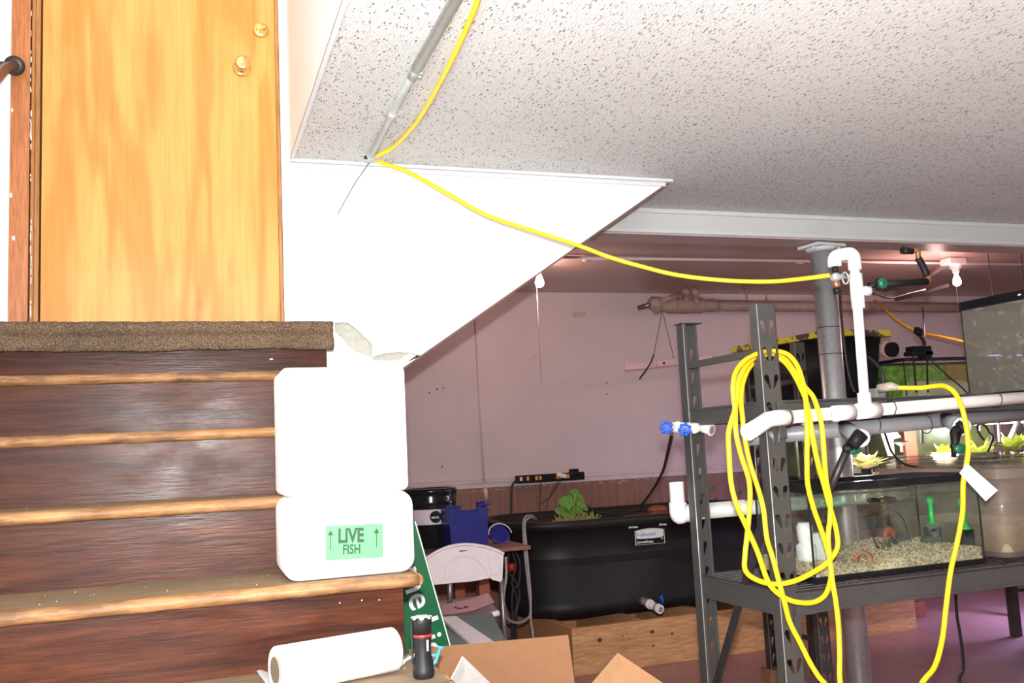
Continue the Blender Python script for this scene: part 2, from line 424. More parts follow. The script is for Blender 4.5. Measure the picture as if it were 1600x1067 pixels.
def catmull(P, n):
    out = []
    for i in range(len(P)-1):
        p0 = P[max(0, i-1)]; p1 = P[i]; p2 = P[i+1]; p3 = P[min(len(P)-1, i+2)]
        for k in range(n):
            t = k/n; out.append(.5*((2*p1)+(p2-p0)*t+(2*p0-5*p1+4*p2-p3)*t*t+(3*p1-p0-3*p2+p3)*t*t*t))
    out.append(P[-1]); return out
def tag(o, label, cat, group=None, kind=None):
    o['label'] = label; o['category'] = cat
    if group: o['group'] = group
    if kind: o['kind'] = kind
    return o
def thing(name, loc, label, cat, group=None):
    o = bpy.data.objects.new(name, None); C.objects.link(o); o.empty_display_size = .05
    o.location = XF @ Vector(loc); tag(o, label, cat, group); return o
def struct(o, label=None, cat=None):
    o['kind'] = 'structure'
    if label: o['label'] = label
    if cat: o['category'] = cat
    return o
def arc(c, r, a0, a1, n, sx=1, sy=1): return [(c[0]+r*sx*math.cos(a0+(a1-a0)*i/n), c[1]+r*sy*math.sin(a0+(a1-a0)*i/n)) for i in range(n+1)]
def rrect(x0, y0, x1, y1, r, n=5):
    return arc((x1-r, y0+r), r, -PI/2, 0, n)+arc((x1-r, y1-r), r, 0, PI/2, n)+arc((x0+r, y1-r), r, PI/2, PI, n)+arc((x0+r, y0+r), r, PI, 1.5*PI, n)

# ------------------------------------------------------------------ the room shell
LAND = 1.85; WY = 3.45; CEIL = 2.5; CB = 2.6; FY = 6.75
struct(MB().box((-.72, -2.2, -.1), (9.0, FY+.1, 0)).build('floor', 'floor_paint'), 'dull red painted concrete floor of the basement', 'floor')
struct(MB().box((.366, -2.2, CEIL), (9.0, 3.90, CEIL+.1)).build('ceiling', 'ceiling_tile'), 'white fissured tile ceiling of the front room', 'ceiling')
struct(MB().box((-.72, 4.0, CB), (9.0, FY+.1, CB+.1)).build('ceiling_back', 'old_ceiling'), 'glossy tan ceiling of the back room', 'ceiling')
struct(MB().box((-.72, -2.2, 4.3), (.5, WY+.1, 4.4)).build('ceiling_stairwell', 'white_paint'), 'ceiling high above the stairs', 'ceiling')
# wall with the door: everything right of the doorway, ending in a slanted lower edge, upper plaster coat broken at the bottom
slope = (2.5-1.721)/(1.975-.787)
zl = lambda x: 1.721+(x-.787)*slope
P_ = [at(x, y, Y=WY) for x, y in ((523, 505), (534, 503), (543, 503.5), (560, 516), (569, 526), (579, 534), (582, 543), (581.5, 557), (584, 558), (586, 556), (605, 551.5), (624, 550), (640, 551), (652, 552))]
lowp = [(p.x, p.z) for p in P_]
main = [(.337, 1.51), (.518, 1.51), (.518, lowp[0][1])]+lowp[1:-1]+[(zl and lowp[-1][0]+.012, zl(lowp[-1][0]+.012)), (1.975, 2.5), (.366, 2.5), (.366, 4.3), (.337, 4.3)]
w_ = MB().prism([(p[0], p[1]) for p in main], [], (0, WY+.018, 0), (1, 0, 0), (0, 0, 1), .018)
w_.prism([(.337, 1.54), (.505, zl(.505)+.010), (1.945, zl(1.945)+.012), (.366, 2.5), (.366, 4.3), (.337, 4.3)], [], (0, WY+.10, 0), (1, 0, 0), (0, 0, 1), .074)
w_.box((-.72, WY, 3.93), (.337, WY+.1, 4.3)).box((-.72, WY, 1.5), (-.565, WY+.1, 3.93))
q = [at(x, y, Y=WY) for x, y in ((519, 513), (536, 530), (548, 544), (560, 551), (572, 556), (583, 558), (583, 563), (640, 564), (636, 570))]
lower = [(.337, 1.50)]+[(.46, 1.50), (.46, q[0].z)]+[(p.x, p.z) for p in q[:-1]]+[(.812, zl(.812)+.004), (.828, zl(.828)), (.775, zl(.775)), (.47, zl(.47)+.01)]
w_.prism(lower, [], (0, WY+.026, 0), (1, 0, 0), (0, 0, 1), .020)
struct(w_.build('wall_front', 'white_paint'), 'white plaster wall beside the door with a slanted lower edge', 'wall')
tag_pl = MB().prism([(.45, 1.55), (.84, 1.79), (.84, 1.80), (.80, 1.86), (.46, 1.92), (.45, 1.9)], [], (0, WY+.0262, 0), (1, 0, 0), (0, 0, 1), .0022)
struct(tag_pl.build('trim_plaster_break', 'raw_plaster'), 'bare grey plaster where the white coat broke off', 'plaster')
struct(MB().box((.366, -2.2, CEIL+.1), (.45, WY, 4.3)).box((.366, -2.2, CEIL-.004), (.37, WY, CEIL+.1)).build('wall_stairwell_right', 'white_paint'), 'white side of the stairwell opening above the tile ceiling', 'wall')
struct(MB().box((-.72, -2.2, 0), (-.605, WY+.1, 4.3)).build('wall_left', 'white_paint'), 'white wall along the left of the stairs', 'wall')
struct(MB().box((-.72, WY+.1, 0), (-.605, FY, CB)).build('wall_left_back', 'far_wall_paint'), 'left wall of the back room', 'wall')
struct(MB().box((-.72, FY, 0), (9.0, FY+.1, CB)).build('wall_back', 'far_wall_paint'), 'dusty pink plaster wall of the back room', 'wall')
struct(MB().box((8.9, -2.2, 0), (9.0, FY, CB)).build('wall_right', 'far_wall_paint'), 'right wall of the basement', 'wall')
# trims
dv = Vector((1.975-.47, 0, 2.5-zl(.47))).normalized(); nv = Vector((dv.z, 0, -dv.x))
a_ = Vector((.55, WY+.050, zl(.55)))+nv*.003; b_ = Vector((1.972, WY+.050, 2.496))+nv*.003
struct(MB().bar(a_, b_, .100, .006, (0, 0, 1)).build('trim_12', 'edge_brown'), 'thin brown edge strip under the slanted white wall', 'trim')  # thin brown strip drawn along the slanted lower edge
struct(MB().box((.366, WY-.022, CEIL-.012), (1.975, WY, CEIL)).box((.366, WY-.012, CEIL-.030), (1.945, WY, CEIL-.012), .003).build('trim_1', 'trim_paint'), 'thin white moulding under the tile ceiling', 'trim')
struct(MB().box((.366, -2.2, CEIL-.006), (.380, WY-.02, CEIL)).build('trim_2', 'trim_paint'), 'painted bead along the stairwell edge of the ceiling', 'trim')
struct(MB().box((-.72+.12, FY-.018, 1.105), (8.9, FY, 1.175), .004).box((-.6, FY-.030, 1.140), (8.9, FY, 1.160), .005).box((-.6, FY-.024, 1.165), (8.9, FY, 1.178), .003).build('trim_3', 'rail_paint'), 'pink painted chair rail on the back wall', 'trim')
struct(MB().box((-.6, FY-.012, 0), (8.9, FY, 1.105)).build('trim_4', 'wainscot'), 'red brown beadboard wainscot on the back wall', 'wainscot')
bt = MB()
for i in range(260):
    x = random.uniform(.8, 6.2); bt.obox((x, FY-.016, 1.10-random.uniform(0, .022)), (random.uniform(.003, .012), .003, random.uniform(.003, .010)), (0, random.uniform(-.6, .6), 0))
struct(bt.build('trim_5', 'old_tape'), 'flaking paint along the top of the wainscot', 'trim')
b_ = MB().box((.5, 3.90, 2.382), (8.9, 4.06, CEIL))
b_.box((.5, 4.03, 2.40), (8.9, 4.06, CB))
struct(b_.build('trim_6', 'beam_paint'), 'painted steel beam carrying the ceiling between the rooms', 'beam')
struct(MB().box((.5, 3.885, CEIL-.022), (8.9, 3.90, CEIL), .004).box((.5, 3.892, 2.382), (8.9, 3.90, 2.402), .002).build('trim_7', 'trim_paint'), 'moulding strips on the face of the beam', 'trim')
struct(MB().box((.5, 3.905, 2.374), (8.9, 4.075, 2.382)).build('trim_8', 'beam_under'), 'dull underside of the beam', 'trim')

# door, jamb and casing
d = bpy.data.objects.new('door_1', None); C.objects.link(d); d.location = ((-.474+.333)/2, WY+.02, LAND); struct(d, 'orange varnished plywood door with brass knob and deadbolt at the head of the stairs', 'door')
MB().box((-.470, WY+.012, LAND+.004), (.322, WY+.050, LAND+2.04)).build('door_slab', 'door_ply', d)
kn = at(378, 105, Y=WY+.0); db = at(407.5, 46, Y=WY)
hnd = MB().lathe([(.033, 0), (.033, .004), (.028, .008), (.014, .012), (.012, .026), (.024, .034), (.028, .046), (.027, .056), (.020, .061), (.010, .060), (.004, .063)], (kn.x, WY+.012, kn.z), (0, -1, 0)).build('door_handle', 'brass', d)
dbm = MB().lathe([(.029, 0), (.030, .003), (.029, .010), (.025, .014), (.010, .015)], (db.x, WY+.012, db.z), (0, -1, 0)).build('deadbolt', 'brass', d)
MB().obox((db.x, WY-.011, db.z), (.036, .018, .011), (0, -.30, 0), .003).build('thumb_turn', 'brass', dbm)
struct(MB().box((-.565, WY-.012, LAND), (-.506, WY+.1, LAND+2.12)).build('trim_9', 'casing_wood'), 'reddish wood casing at the left of the door', 'trim')
struct(MB().box((-.503, WY+.002, LAND), (-.492, WY+.06, LAND+2.1), .002).box((-.492, WY+.005, LAND), (-.476, WY+.06, LAND+2.1), .003).box((.3225, WY+.004, LAND), (.336, WY+.1, LAND+2.1), .002).box((-.506, WY+.0, LAND+2.045), (.336, WY+.06, LAND+2.1)).build('trim_10', 'jamb_wood'), 'door jamb and stops around the door', 'trim')
ch = MB()
for (x, y, a, b) in ((19, 172, 5, 14), (17, 305, 6, 16), (21, 372, 9, 14)):
    p = at(x, y, Y=WY-.0125); ch.ball(p, .0045*1.2, (a/9, .1, b/9), 2)
for i in range(46):
    p = at(49+random.uniform(-.7, .9), random.uniform(2, 498), Y=WY+.001); ch.ball((p.x-.002, WY+.001, p.z), .004, (.5, .3, random.uniform(1, 5)), 1)
struct(ch.build('trim_11', 'white_paint'), 'chipped paint spots along the casing', 'trim')

# ------------------------------------------------------------------ staircase
ST = thing('staircase', (0, 2.0, 0), 'worn dark red wooden staircase with pale rounded treads climbing to the door', 'staircase'); struct(ST)
H_, R_ = .185, .28; D0 = 3.26; SX0 = -.604
for i in range(10):
    top = LAND-i*H_; yn = D0-i*R_                # nosing front
    xr = .500 if i else .466
    if i:
        t = MB().box((SX0, yn+.034, top-.030), (xr-.004, yn+R_+.046, top)).build('tread', 'tread_wood', ST)
        n = MB()
        prof = [(yn+.036, top), (yn+.012, top-.0005), (yn+.004, top-.006), (yn, top-.015), (yn+.004, top-.024), (yn+.014, top-.030), (yn+.040, top-.030)]
        vv = n.bm; A = [vv.verts.new((SX0, p[0], p[1])) for p in prof]
        segs = 60; rings = [A]
        for k in range(1, segs+1):
            x = SX0+(xr-SX0)*k/segs; e = 1 if k < segs else .75; j = [random.gauss(0, .00035) for _ in prof]
            rings.append([vv.verts.new((x, p[0]+(j[z] if 0 < z < 6 else 0)+(1-e)*.01, p[1]+(j[z] if 0 < z < 6 else 0))) for z, p in enumerate(prof)])
        for k in range(segs):
            for z in range(6):
                f = vv.faces.new((rings[k][z], rings[k+1][z], rings[k+1][z+1], rings[k][z+1])); f.smooth = True
        vv.faces.new(rings[-1]); vv.faces.new(rings[0])
        n.build('nosing', 'nosing_wood', t)
        ex = MB().tube([(xr-.004, yn+.012, top-.015), (xr-.004, yn+R_+.03, top-.015)], .015, 14).build('tread_return', 'nosing_wood', t)
    else:
        MB().box((SX0, yn+.01, top-.030), (xr, WY+.01, top)).build('landing_board', 'tread_wood', ST)
    MB().box((SX0, yn+.030, top-H_), (xr-.034 if i else xr-.003, yn+.046, top-.030)).build('riser', 'riser_wood', ST)
s_ = MB(); pts = [(.74, 0)]
for i in range(9, -1, -1):
    yn = D0-i*R_+.046; pts += [(yn, LAND-(i+1)*H_+.0), (yn, LAND-i*H_-.031)]
pts += [(WY, LAND-.031), (WY, LAND-.55), (1.6, 0)]
s_.prism(pts, [], (.425, 0, 0), (0, 1, 0), (0, 0, 1), .03).build('stringer', 'riser_wood', ST)
fl = MB()
for (x, y) in ((424, 561),): 
    p = at(x, y, Y=3.288); fl.ball(p, .006, (1.1, .2, .5), 2)
for i in range(60):
    k = random.choice([3, 4, 4, 5]); x = random.uniform(-.6, .47); top = LAND-k*H_; fl.ball((x, D0-k*R_+random.uniform(.05, .26), top+.0008), random.uniform(.0005, .0014), (1, 1, .6), 1)
for x in (.38, .43, .47, .50): fl.ball((x-.06, D0-4*R_+.029, 1.06+random.uniform(-.01, .02)), .0018, (1, .5, 1), 1)
tag(fl.build('foam_crumbs', 'foam_crumb'), 'tiny white foam crumbs scattered over the wooden steps', 'crumbs', kind='stuff')
# carpet folded over the landing edge
cp = MB(); sect = [(WY-.006, LAND+.001), (WY-.006, LAND+.012), (D0+.05, LAND+.013), (D0+.006, LAND+.012), (D0-.010, LAND+.004), (D0-.016, LAND-.012), (D0-.010, LAND-.027), (D0+.003, LAND-.036), (D0-.004, LAND-.050), (D0-.008, LAND-.070), (D0-.006, LAND-.086), (D0+.002, LAND-.087), (D0+.003, LAND-.05), (D0+.0075, LAND-.034), (D0-.003, LAND-.012), (D0+.004, LAND+.001)]
seg = 90; rings = []
for k in range(seg+1):
    x = SX0+(.483-SX0)*k/seg; wv = .003*math.sin(x*9)+.002*math.sin(x*23+1)
    rings.append([cp.bm.verts.new((x+(random.gauss(0, .0015) if k == seg else 0), p[0]+(wv if p[1] < LAND-.02 else 0)+random.gauss(0, .0006), p[1]+(wv*.8 if p[1] < LAND-.06 else 0)+random.gauss(0, .0008))) for p in sect])
for k in range(seg):
    for z in range(len(sect)): f = cp.bm.faces.new((rings[k][z], rings[k+1][z], rings[k+1][(z+1) % len(sect)], rings[k][(z+1) % len(sect)])); f.smooth = True
cp.bm.faces.new(rings[0]); cp.bm.faces.new(rings[-1])
tag(cp.build('carpet_strip', 'carpet'), 'mottled brown carpet strip folded over the top landing edge below the door', 'carpet')
# handrail
hr = thing('handrail', (-.57, 3.40, 2.75), 'brown pipe handrail with a dark iron wall flange left of the door', 'handrail')
f0 = at(21, 102, Y=3.40)
MB().tube([f0+Vector((0, .0, .0)), f0+Vector((-.012, -.10, -.055)), f0+Vector((-.03, -.9, -.60)), f0+Vector((-.03, -2.3, -1.53))], .0165, 18).build('rail', 'rail_brown', hr)
dd = Vector((-.012, -.1, -.055)).normalized()
MB().lathe([(.030, -.0), (.033, .004), (.033, .012), (.027, .018), (.020, .020)], f0+Vector((.004, .010, .004)), dd).box((f0.x-.045, 3.40, f0.z-.008), (f0.x+.01, 3.439, f0.z+.012), .004).build('flange', 'dark_iron', hr)

nh = MB()
for x, y in ((948, 598), (948, 616), (691, 729), (683, 608), (693, 606), (671, 614)):
    nh.ball(at(x, y, Y=FY-.001), .007, (1, .15, 1), 1)
struct(nh.build('trim_13', 'dark_iron'), 'small nail holes in the pink wall', 'trim')

# ------------------------------------------------------------------ on the steps
def foam_box(name, x0, x1, y0, y1, z0, z1, label, r=.026, tilt=0):
    t = thing(name, ((x0+x1)/2, (y0+y1)/2, z0), label, 'foam box', 'foam shipping boxes on the steps')
    b = MB().box((x0, y0, z0), (x1, y1, z1), r, 5)
    for f in b.bm.faces: f.smooth = True
    for v in b.bm.verts: v.co.x += (v.co.z-z0)*tilt
    b.build('shell', 'foam', t); return t
fb = foam_box('foam_box', .200, .502, 2.165, 2.40, 1.110, 1.300, 'white foam box with a green label, lower one of the stack on the steps', .034)
ub = foam_box('foam_box', .203, .495, 2.190, 2.40, 1.3005, 1.597, 'plain white foam box, upper one of the stack on the steps', .015)
lm = MB(); c4 = [at(x, y, Y=2.1642) for x, y in ((503, 822), (597, 816), (598.5, 871), (508, 876))]
o_ = c4[3]; u_ = (c4[2]-c4[3]); v_ = (c4[0]-c4[3]); W_ = u_.length; Hh = v_.length; u_.normalize(); v_ = (v_-u_*v_.dot(u_)).normalized()
lb = MB().prism([(0, 0), (W_, 0), (W_, Hh), (0, Hh)], [], o_, u_, v_, .0006).build('label_sticker', 'label_green', fb)
ink = MB(); on = lambda a, b: o_+u_*W_*a+v_*Hh*b+u_.cross(v_)*.0007
ink.text('LIVE', on(.215, .50), u_, v_, Hh*.56, .0004, .045, sx=.74)
ink.text('FISH', on(.295, .165), u_, v_, Hh*.38, .0004, .035, sx=.74)
for cx in (.09, .885):
    MB().prism([(cx*W_-.001, Hh*.30), (cx*W_+.001, Hh*.30), (cx*W_+.0012, Hh*.72), (cx*W_+.0068, Hh*.72), (cx*W_, Hh*.88), (cx*W_-.0068, Hh*.72), (cx*W_-.0012, Hh*.72)], [], on(0, 0), u_, v_, .0004).build('printed_arrow', 'ink_green', lb)
ink.build('label_print', 'ink_green', lb)
# paper towel roll lying on the step
T5 = LAND-5*H_; rr = .046
pr = thing('paper_towel_roll', (.30, 2.01, T5), 'roll of white paper towels lying on the lowest visible step', 'paper towels')
a = at(430, 1031, Y=1.965); a.z = T5+rr; bdir = Vector((.955, .255, .0)).normalized(); b = a+bdir*.262
rl = MB(); prof = [(.0275, .003), (.0275, -.0), (rr-.003, .0), (rr, .003), (rr, .259), (rr-.003, .262), (.0275, .262)]
rl.lathe(prof, a, bdir, 48)
rl.build('paper', 'towel_paper', pr)
MB().tube([a-bdir*.0012, a+bdir*.02], .0275, 28).build('core_wall', 'cardboard_tube', pr)
MB().tube([a-bdir*.0016, a+bdir*.002], .0255, 28).build('core_shade_disc', 'core_shade', pr)  # solid dark disc paints the shade inside the open core
side = bdir.cross(Vector((0, 0, 1)))
q4 = [at(x, y, Z=T5+.003) for x, y in ((399, 1049), (434, 1050), (480, 1078), (424, 1080))]
MB().grid(lambda i, j: q4[0].lerp(q4[1], i).lerp(q4[3].lerp(q4[2], i), j)+Vector((0, 0, .004*(1-j)*(1-i)+.0015*math.sin(i*7))), 12, 12, True, .001).build('loose_sheet', 'towel_paper', pr)
st = MB(); spts = [at(x, y, Z=T5+.004) for x, y in ((500, 1052), (540, 1053), (590, 1047), (628, 1034), (655, 1020))]
for i in range(len(spts)): spts[i].z = T5+.004
st.tube(spts, .004, 8, smooth=6); sp2 = [at(x, y, Z=T5+.003) for x, y in ((562, 1057), (580, 1052), (600, 1046), (626, 1040), (640, 1024))]; st.tube(sp2, .0028, 8, smooth=6)
tag(st.build('plastic_strap', 'band_plastic'), 'curled pale plastic strap on the step in front of the paper towels', 'strap')
# flashlight standing on the step
fz = T5; fx, fy = .455, 1.945
fg = thing('flashlight', (fx, fy, fz), 'black flashlight with a red ring standing upright on the step', 'flashlight')
MB().lathe([(.0195, 0), (.021, .002), (.0225, .010), (.0225, .016), (.0215, .018), (.021, .03), (.0165, .050), (.0175, .068), (.019, .080), (.0195, .083)], (fx, fy, fz), seg=36).build('handle', 'black_plastic', fg)
MB().lathe([(.0198, 0), (.0202, .001), (.0202, .004), (.0198, .005)], (fx, fy, fz+.083), seg=36).build('ring', 'red_ring', fg)
MB().lathe([(.0195, 0), (.0195, .018), (.021, .022), (.021, .0325), (.019, .034)], (fx, fy, fz+.088), seg=36).build('head', 'black_plastic', fg)
bz = MB()
for k in range(7):
    an = k*2*PI/7; bz.ball((fx+.0175*math.cos(an), fy+.0175*math.sin(an), fz+.1205), .0055, (1, 1, .6), 2)
bz.lathe([(.016, 0), (.018, .002), (.0165, .003)], (fx, fy, fz+.1205)).build('bezel', 'conduit_steel', fg)
MB().box((fx-.0235, fy-.004, fz+.03), (fx-.0205, fy+.004, fz+.115), .001).build('clip', 'black_plastic', fg)
MB().box((fx+.004, fy-.0206, fz+.056), (fx+.0075, fy-.0196, fz+.078), .0003).build('marking', 'paper_white', fg)
# blue plastic clip on the stair edge
bc = MB(); p0 = at(687, 1013, Y=2.12); q0 = at(680, 1036, Y=2.12); bc.bar(p0, q0, .006, .005, bev=.001); bc.bar(at(672, 1023, Y=2.12), at(684, 1024, Y=2.12), .004, .005, bev=.001); bc.bar(at(676, 1040, Y=2.12), at(684, 1026, Y=2.12), .004, .005, bev=.001); bc.bar(at(683, 1010, Y=2.12), at(692, 1012, Y=2.12), .004, .005, bev=.001)
tag(bc.build('plastic_hook', 'cyan_plastic'), 'small bright blue plastic hook between the flashlight and the cardboard box', 'hook')

# ------------------------------------------------------------------ cardboard box by the stairs
cb = thing('cardboard_box', (1.0, 2.35, .0), 'open brown cardboard box with raised flaps beside the stairs', 'box')
bx0, bx1, by0, by1, bz1 = .62, 1.12, 2.16, 2.58, .66
MB().box((bx0, by0, .0), (bx1, by0+.005, bz1)).box((bx0, by1-.005, .0), (bx1, by1, bz1)).box((bx0, by0, .0), (bx0+.005, by1, bz1)).box((bx1-.005, by0, .0), (bx1, by1, bz1)).box((bx0, by0, .0), (bx1, by1, .006)).build('carton', 'cardboard', cb)
F = [at(655, 1012, Y=2.62), at(887, 992, Y=2.62)]
h1 = Vector((F[1].x, by1, bz1)); h0 = Vector((F[0].x-.03, by1, bz1))
def flap(pts, mat, th=.004, name='flap'):
    P = [Vector(p) for p in pts]; n = (P[1]-P[0]).cross(P[-1]-P[0]).normalized()*th; m_ = MB(); A = [m_.bm.verts.new(p) for p in P]; B = [m_.bm.verts.new(p+n) for p in P]
    m_.bm.faces.new(A); m_.bm.faces.new(B[::-1])
    for i in range(len(P)): j = (i+1) % len(P); m_.bm.faces.new((A[i], A[j], B[j], B[i]))
    return m_.build(name, mat, cb)
flap([h0, h1, F[1], F[0]+Vector((-.03, 0, 0))], 'cardboard')
g = [at(965, 1020, Y=2.30), at(1046, 1074, Y=2.34), at(1010, 1150, Y=2.36), at(905, 1090, Y=2.28)]
flap([g[3], g[2], g[1], g[0]], 'cardboard_light')
k_ = [at(722, 1025, Y=2.05), at(703, 1062, Y=2.05), at(735, 1150, Y=2.16), at(820, 1120, Y=2.2)]
flap([k_[1], k_[2], k_[3], k_[0]], 'greyboard')

# ------------------------------------------------------------------ street sign leaning behind the stairs
sg = thing('street_sign', (.95, 3.1, .0), 'green street name sign standing on end behind the staircase', 'sign')
s1 = at(654, 828, Y=3.02); s2 = at(706, 1012, Y=3.02); ax = (s2-s1).normalized()   # down along the right edge
# carry the edge down to the floor
tt = (s1.z-.004)/(-ax.z)
s0 = s1-ax*.03; dn = ax; ltv = Vector((0, 1, 0)).cross(dn).normalized()
if ltv.x > 0: ltv = -ltv
L_ = tt+.03-.05
org = s0+ltv*.225
MB().prism([(0, 0), (.225, 0), (.225, L_), (0, L_)], [], org, -ltv, dn, .003).build('plate', 'sign_green', sg)
fr_ = (-ltv).cross(dn); sgn = -1 if fr_.y > 0 else 1
front = Vector((0, -.0012, 0)); base = org if fr_.y > 0 else org+fr_*.003
MB().prism([(.2195, 0), (.2235, 0), (.2235, L_), (.2195, L_)], [], base+Vector((0, -.0006, 0)), -ltv, dn, .0004).prism([(.002, 0), (.006, 0), (.006, L_), (.002, L_)], [], base+Vector((0, -.0006, 0)), -ltv, dn, .0004).build('border', 'sign_white', sg)
# letters read downwards: text runs along dn, letter tops point right
e_ = at(640, 941, Y=3.018); dist = (e_-s0).dot(dn)
tx = MB(); tx.text('me Lig', s0+dn*(dist-.108)+ltv*.094+Vector((0, -.0014, 0)), dn, -ltv, .112, .0004, .012, sx=1.0)
tx.build('lettering', 'sign_white', sg)

# ------------------------------------------------------------------ folding chair
fc = thing('folding_chair', (1.15, 4.1, 0), 'white plastic folding chair with dull steel legs standing behind the stairs', 'folding chair')
CY = 4.0
bp = [at(x, y, Y=CY) for x, y in ((666, 872), (676, 864), (700, 853), (727, 849), (755, 852), (775, 858), (787, 864), (785, 905), (782, 909), (770, 906), (766, 903), (740, 908), (705, 911), (666, 915))]
ref = Vector((1.15, CY, .9))
poly = [(p.x-ref.x, p.z-ref.z) for p in bp]
sl = at(724, 861, Y=CY); slot = [(sl.x-ref.x-.018, sl.z-ref.z-.002), (sl.x-ref.x+.02, sl.z-ref.z), (sl.x-ref.x+.02, sl.z-ref.z+.004), (sl.x-ref.x-.018, sl.z-ref.z+.003)]
bk = MB().prism(poly, [slot], ref, (1, 0, 0), (0, 0, 1), -.012)
bb = bk.build('backrest', 'chair_plastic', fc)
rim = MB(); rim.tube([Vector((p.x, CY-.001, p.z-.004)) for p in bp[:7]], .007, 8, smooth=4)
rim.tube([Vector((p.x, CY-.002, p.z)) for p in [at(x, y, Y=CY) for x, y in ((773, 866), (781, 874), (780, 893), (768, 898), (764, 880), (762, 868))]], .0022, 6, smooth=4)
rim.tube([Vector((p.x, CY-.0005, p.z)) for p in [at(x, y, Y=CY) for x, y in ((693, 905), (697, 886), (708, 873), (726, 869), (745, 875), (757, 888), (765, 903))]], .0022, 6, smooth=4)
rim.build('moulded_rim', 'chair_plastic', bb)
SZ = .52
# the seat, seen past the stairs: swept up at its right end
s_l = [at(x, y, Y=CY+.02+dy) for x, y, dy in ((664, 940, .16), (700, 937, .16), (735, 933, .16), (762, 928, .16))]
s_r = [at(x, y, Y=CY-.22) for x, y in ((664, 972), (700, 968), (740, 964), (779, 954))]
seat = MB().grid(lambda i, j: catmull(s_l, 8)[int(round(i*24))].lerp(catmull(s_r, 8)[int(round(i*24))], j)+Vector((0, 0, -.012*math.sin(PI*j))), 24, 8, True, .012)
seat.build('seat', 'chair_plastic', fc)
MB().tube([p+Vector((0, -.004, -.008)) for p in s_r], .012, 10, smooth=6).build('seat_front_edge', 'chair_plastic', fc)
MB().tube([at(783, 905, Y=CY+.02), at(789, 1000, Y=CY+.06), Vector((at(789, 1000, Y=CY+.06).x+.02, CY+.16, .012))], .011, 12).build('leg', 'chair_steel', fc)
MB().tube([at(703, 905, Y=CY+.02), at(703, 938, Y=CY+.05), Vector((.95, CY+.14, .012))], .011, 12).build('leg', 'chair_steel', fc)
MB().tube([at(770, 962, Y=CY-.15), Vector((1.36, CY-.20, .012))], .010, 12).build('leg', 'chair_steel', fc)
MB().tube([at(690, 972, Y=CY-.15), Vector((.98, CY-.20, .012))], .010, 12).build('leg', 'chair_steel', fc)
pp = thing('paper_sheet', at(720, 960, Y=CY-.1), 'pink paper sheet with scattered dry leaves lying on the white folding chair', 'paper')
pl_ = [at(x, y, Y=CY-.02) for x, y in ((664, 951), (700, 946), (735, 938), (763, 929))]; pf_ = [at(x, y, Y=CY-.19) for x, y in ((664, 964), (700, 963), (738, 957), (773, 944))]
up_ = Vector((0, 0, .008))
MB().grid(lambda i, j: catmull(pl_, 8)[int(round(i*24))].lerp(catmull(pf_, 8)[int(round(i*24))], j)+up_, 24, 6, True, .001).build('sheet', 'pink_paper', pp)
lv = MB()
for x, y, s in ((712, 951, 1), (718, 953, 1.2), (722, 953, .8), (729, 950, 1), (734, 953, 1.1), (738, 954, .7), (746, 954, .4), (697, 960, .5), (726, 952, .8)):
    p = at(x, y, Y=CY-.13); lv.ball(p+Vector((0, 0, .006)), .009*s, (1.3, 1, .35), 1, Matrix.Rotation(random.uniform(0, 3), 3, 'Z'))
lv.build('dry_leaves', 'dry_leaf', pp)
# long pale box lid leaning down from the chair
ll = thing('long_lid', (1.05, 3.4, 0), 'long pale plastic channel leaning against the folding chair above a grey felt panel', 'lid')
q_a, q_b, q_c, q_d = at(689, 964, Y=3.6), at(712, 962, Y=3.6), at(776, 1005, Y=3.2), at(742, 1011, Y=3.2)
ext = lambda a, b, t: a+(b-a)*t
ml = MB(); e_a, e_b = ext(q_a, q_d, 2.1), ext(q_b, q_c, 2.1); nn_ = (q_b-q_a).cross(q_d-q_a).normalized()*.01
A4 = [ml.bm.verts.new(p) for p in (q_a, q_b, e_b, e_a)]; B4 = [ml.bm.verts.new(p+nn_) for p in (q_a, q_b, e_b, e_a)]
ml.bm.faces.new(A4); ml.bm.faces.new(B4[::-1])
for i in range(4): ml.bm.faces.new((A4[i], A4[(i+1) % 4], B4[(i+1) % 4], B4[i]))
ml.build('channel', 'chair_plastic', ll)
mf = MB(); f_a, f_b, f_c, f_d = at(692, 970, Y=3.66), at(700, 972, Y=3.66), at(748, 1010, Y=3.27), at(704, 1014, Y=3.27)
mf.prism([(0, 0), (1, 0), (1, 1), (0, 1)], [], ext(f_a, f_d, 2.2), ext(f_b, f_c, 2.2)-ext(f_a, f_d, 2.2), f_a-ext(f_a, f_d, 2.2), .01).build('felt_panel', 'grey_felt', ll)

# ------------------------------------------------------------------ bench with drum and tote by the back wall
TZ = .845
wb = thing('work_bench', (1.6, 5.35, 0), 'low reddish wooden bench against the back wall under the drum and blue tote', 'bench')
MB().box((.85, 4.97, TZ-.022), (1.80, 5.55, TZ), .003).build('bench_top', 'shelf_board', wb)
for x in (.9, 1.52):
    for y in (5.0, 5.5): MB().box((x-.03, y-.03, 0), (x+.03, y+.03, TZ-.022)).build('leg', 'red_timber', wb)
MB().box((.93, 5.49, TZ-.10), (1.49, 5.51, TZ-.022)).build('apron', 'shelf_board', wb)
dr = thing('plastic_drum', (1.36, 5.32, TZ), 'black ribbed plastic drum with a paper label standing on the bench', 'drum')
DX, DYc, DR = 1.335, 5.36, .150
MB().lathe([(DR-.02, 0), (DR-.01, .01), (DR-.008, .22), (DR-.004, .235), (DR-.006, .245), (DR, .255), (DR-.005, .265), (DR, .28), (DR-.005, .29), (DR, .305), (DR+.004, .318), (DR+.004, .332), (DR-.012, .336), (DR-.02, .33)], (DX, DYc, TZ), seg=40).build('barrel', 'black_gloss', dr)
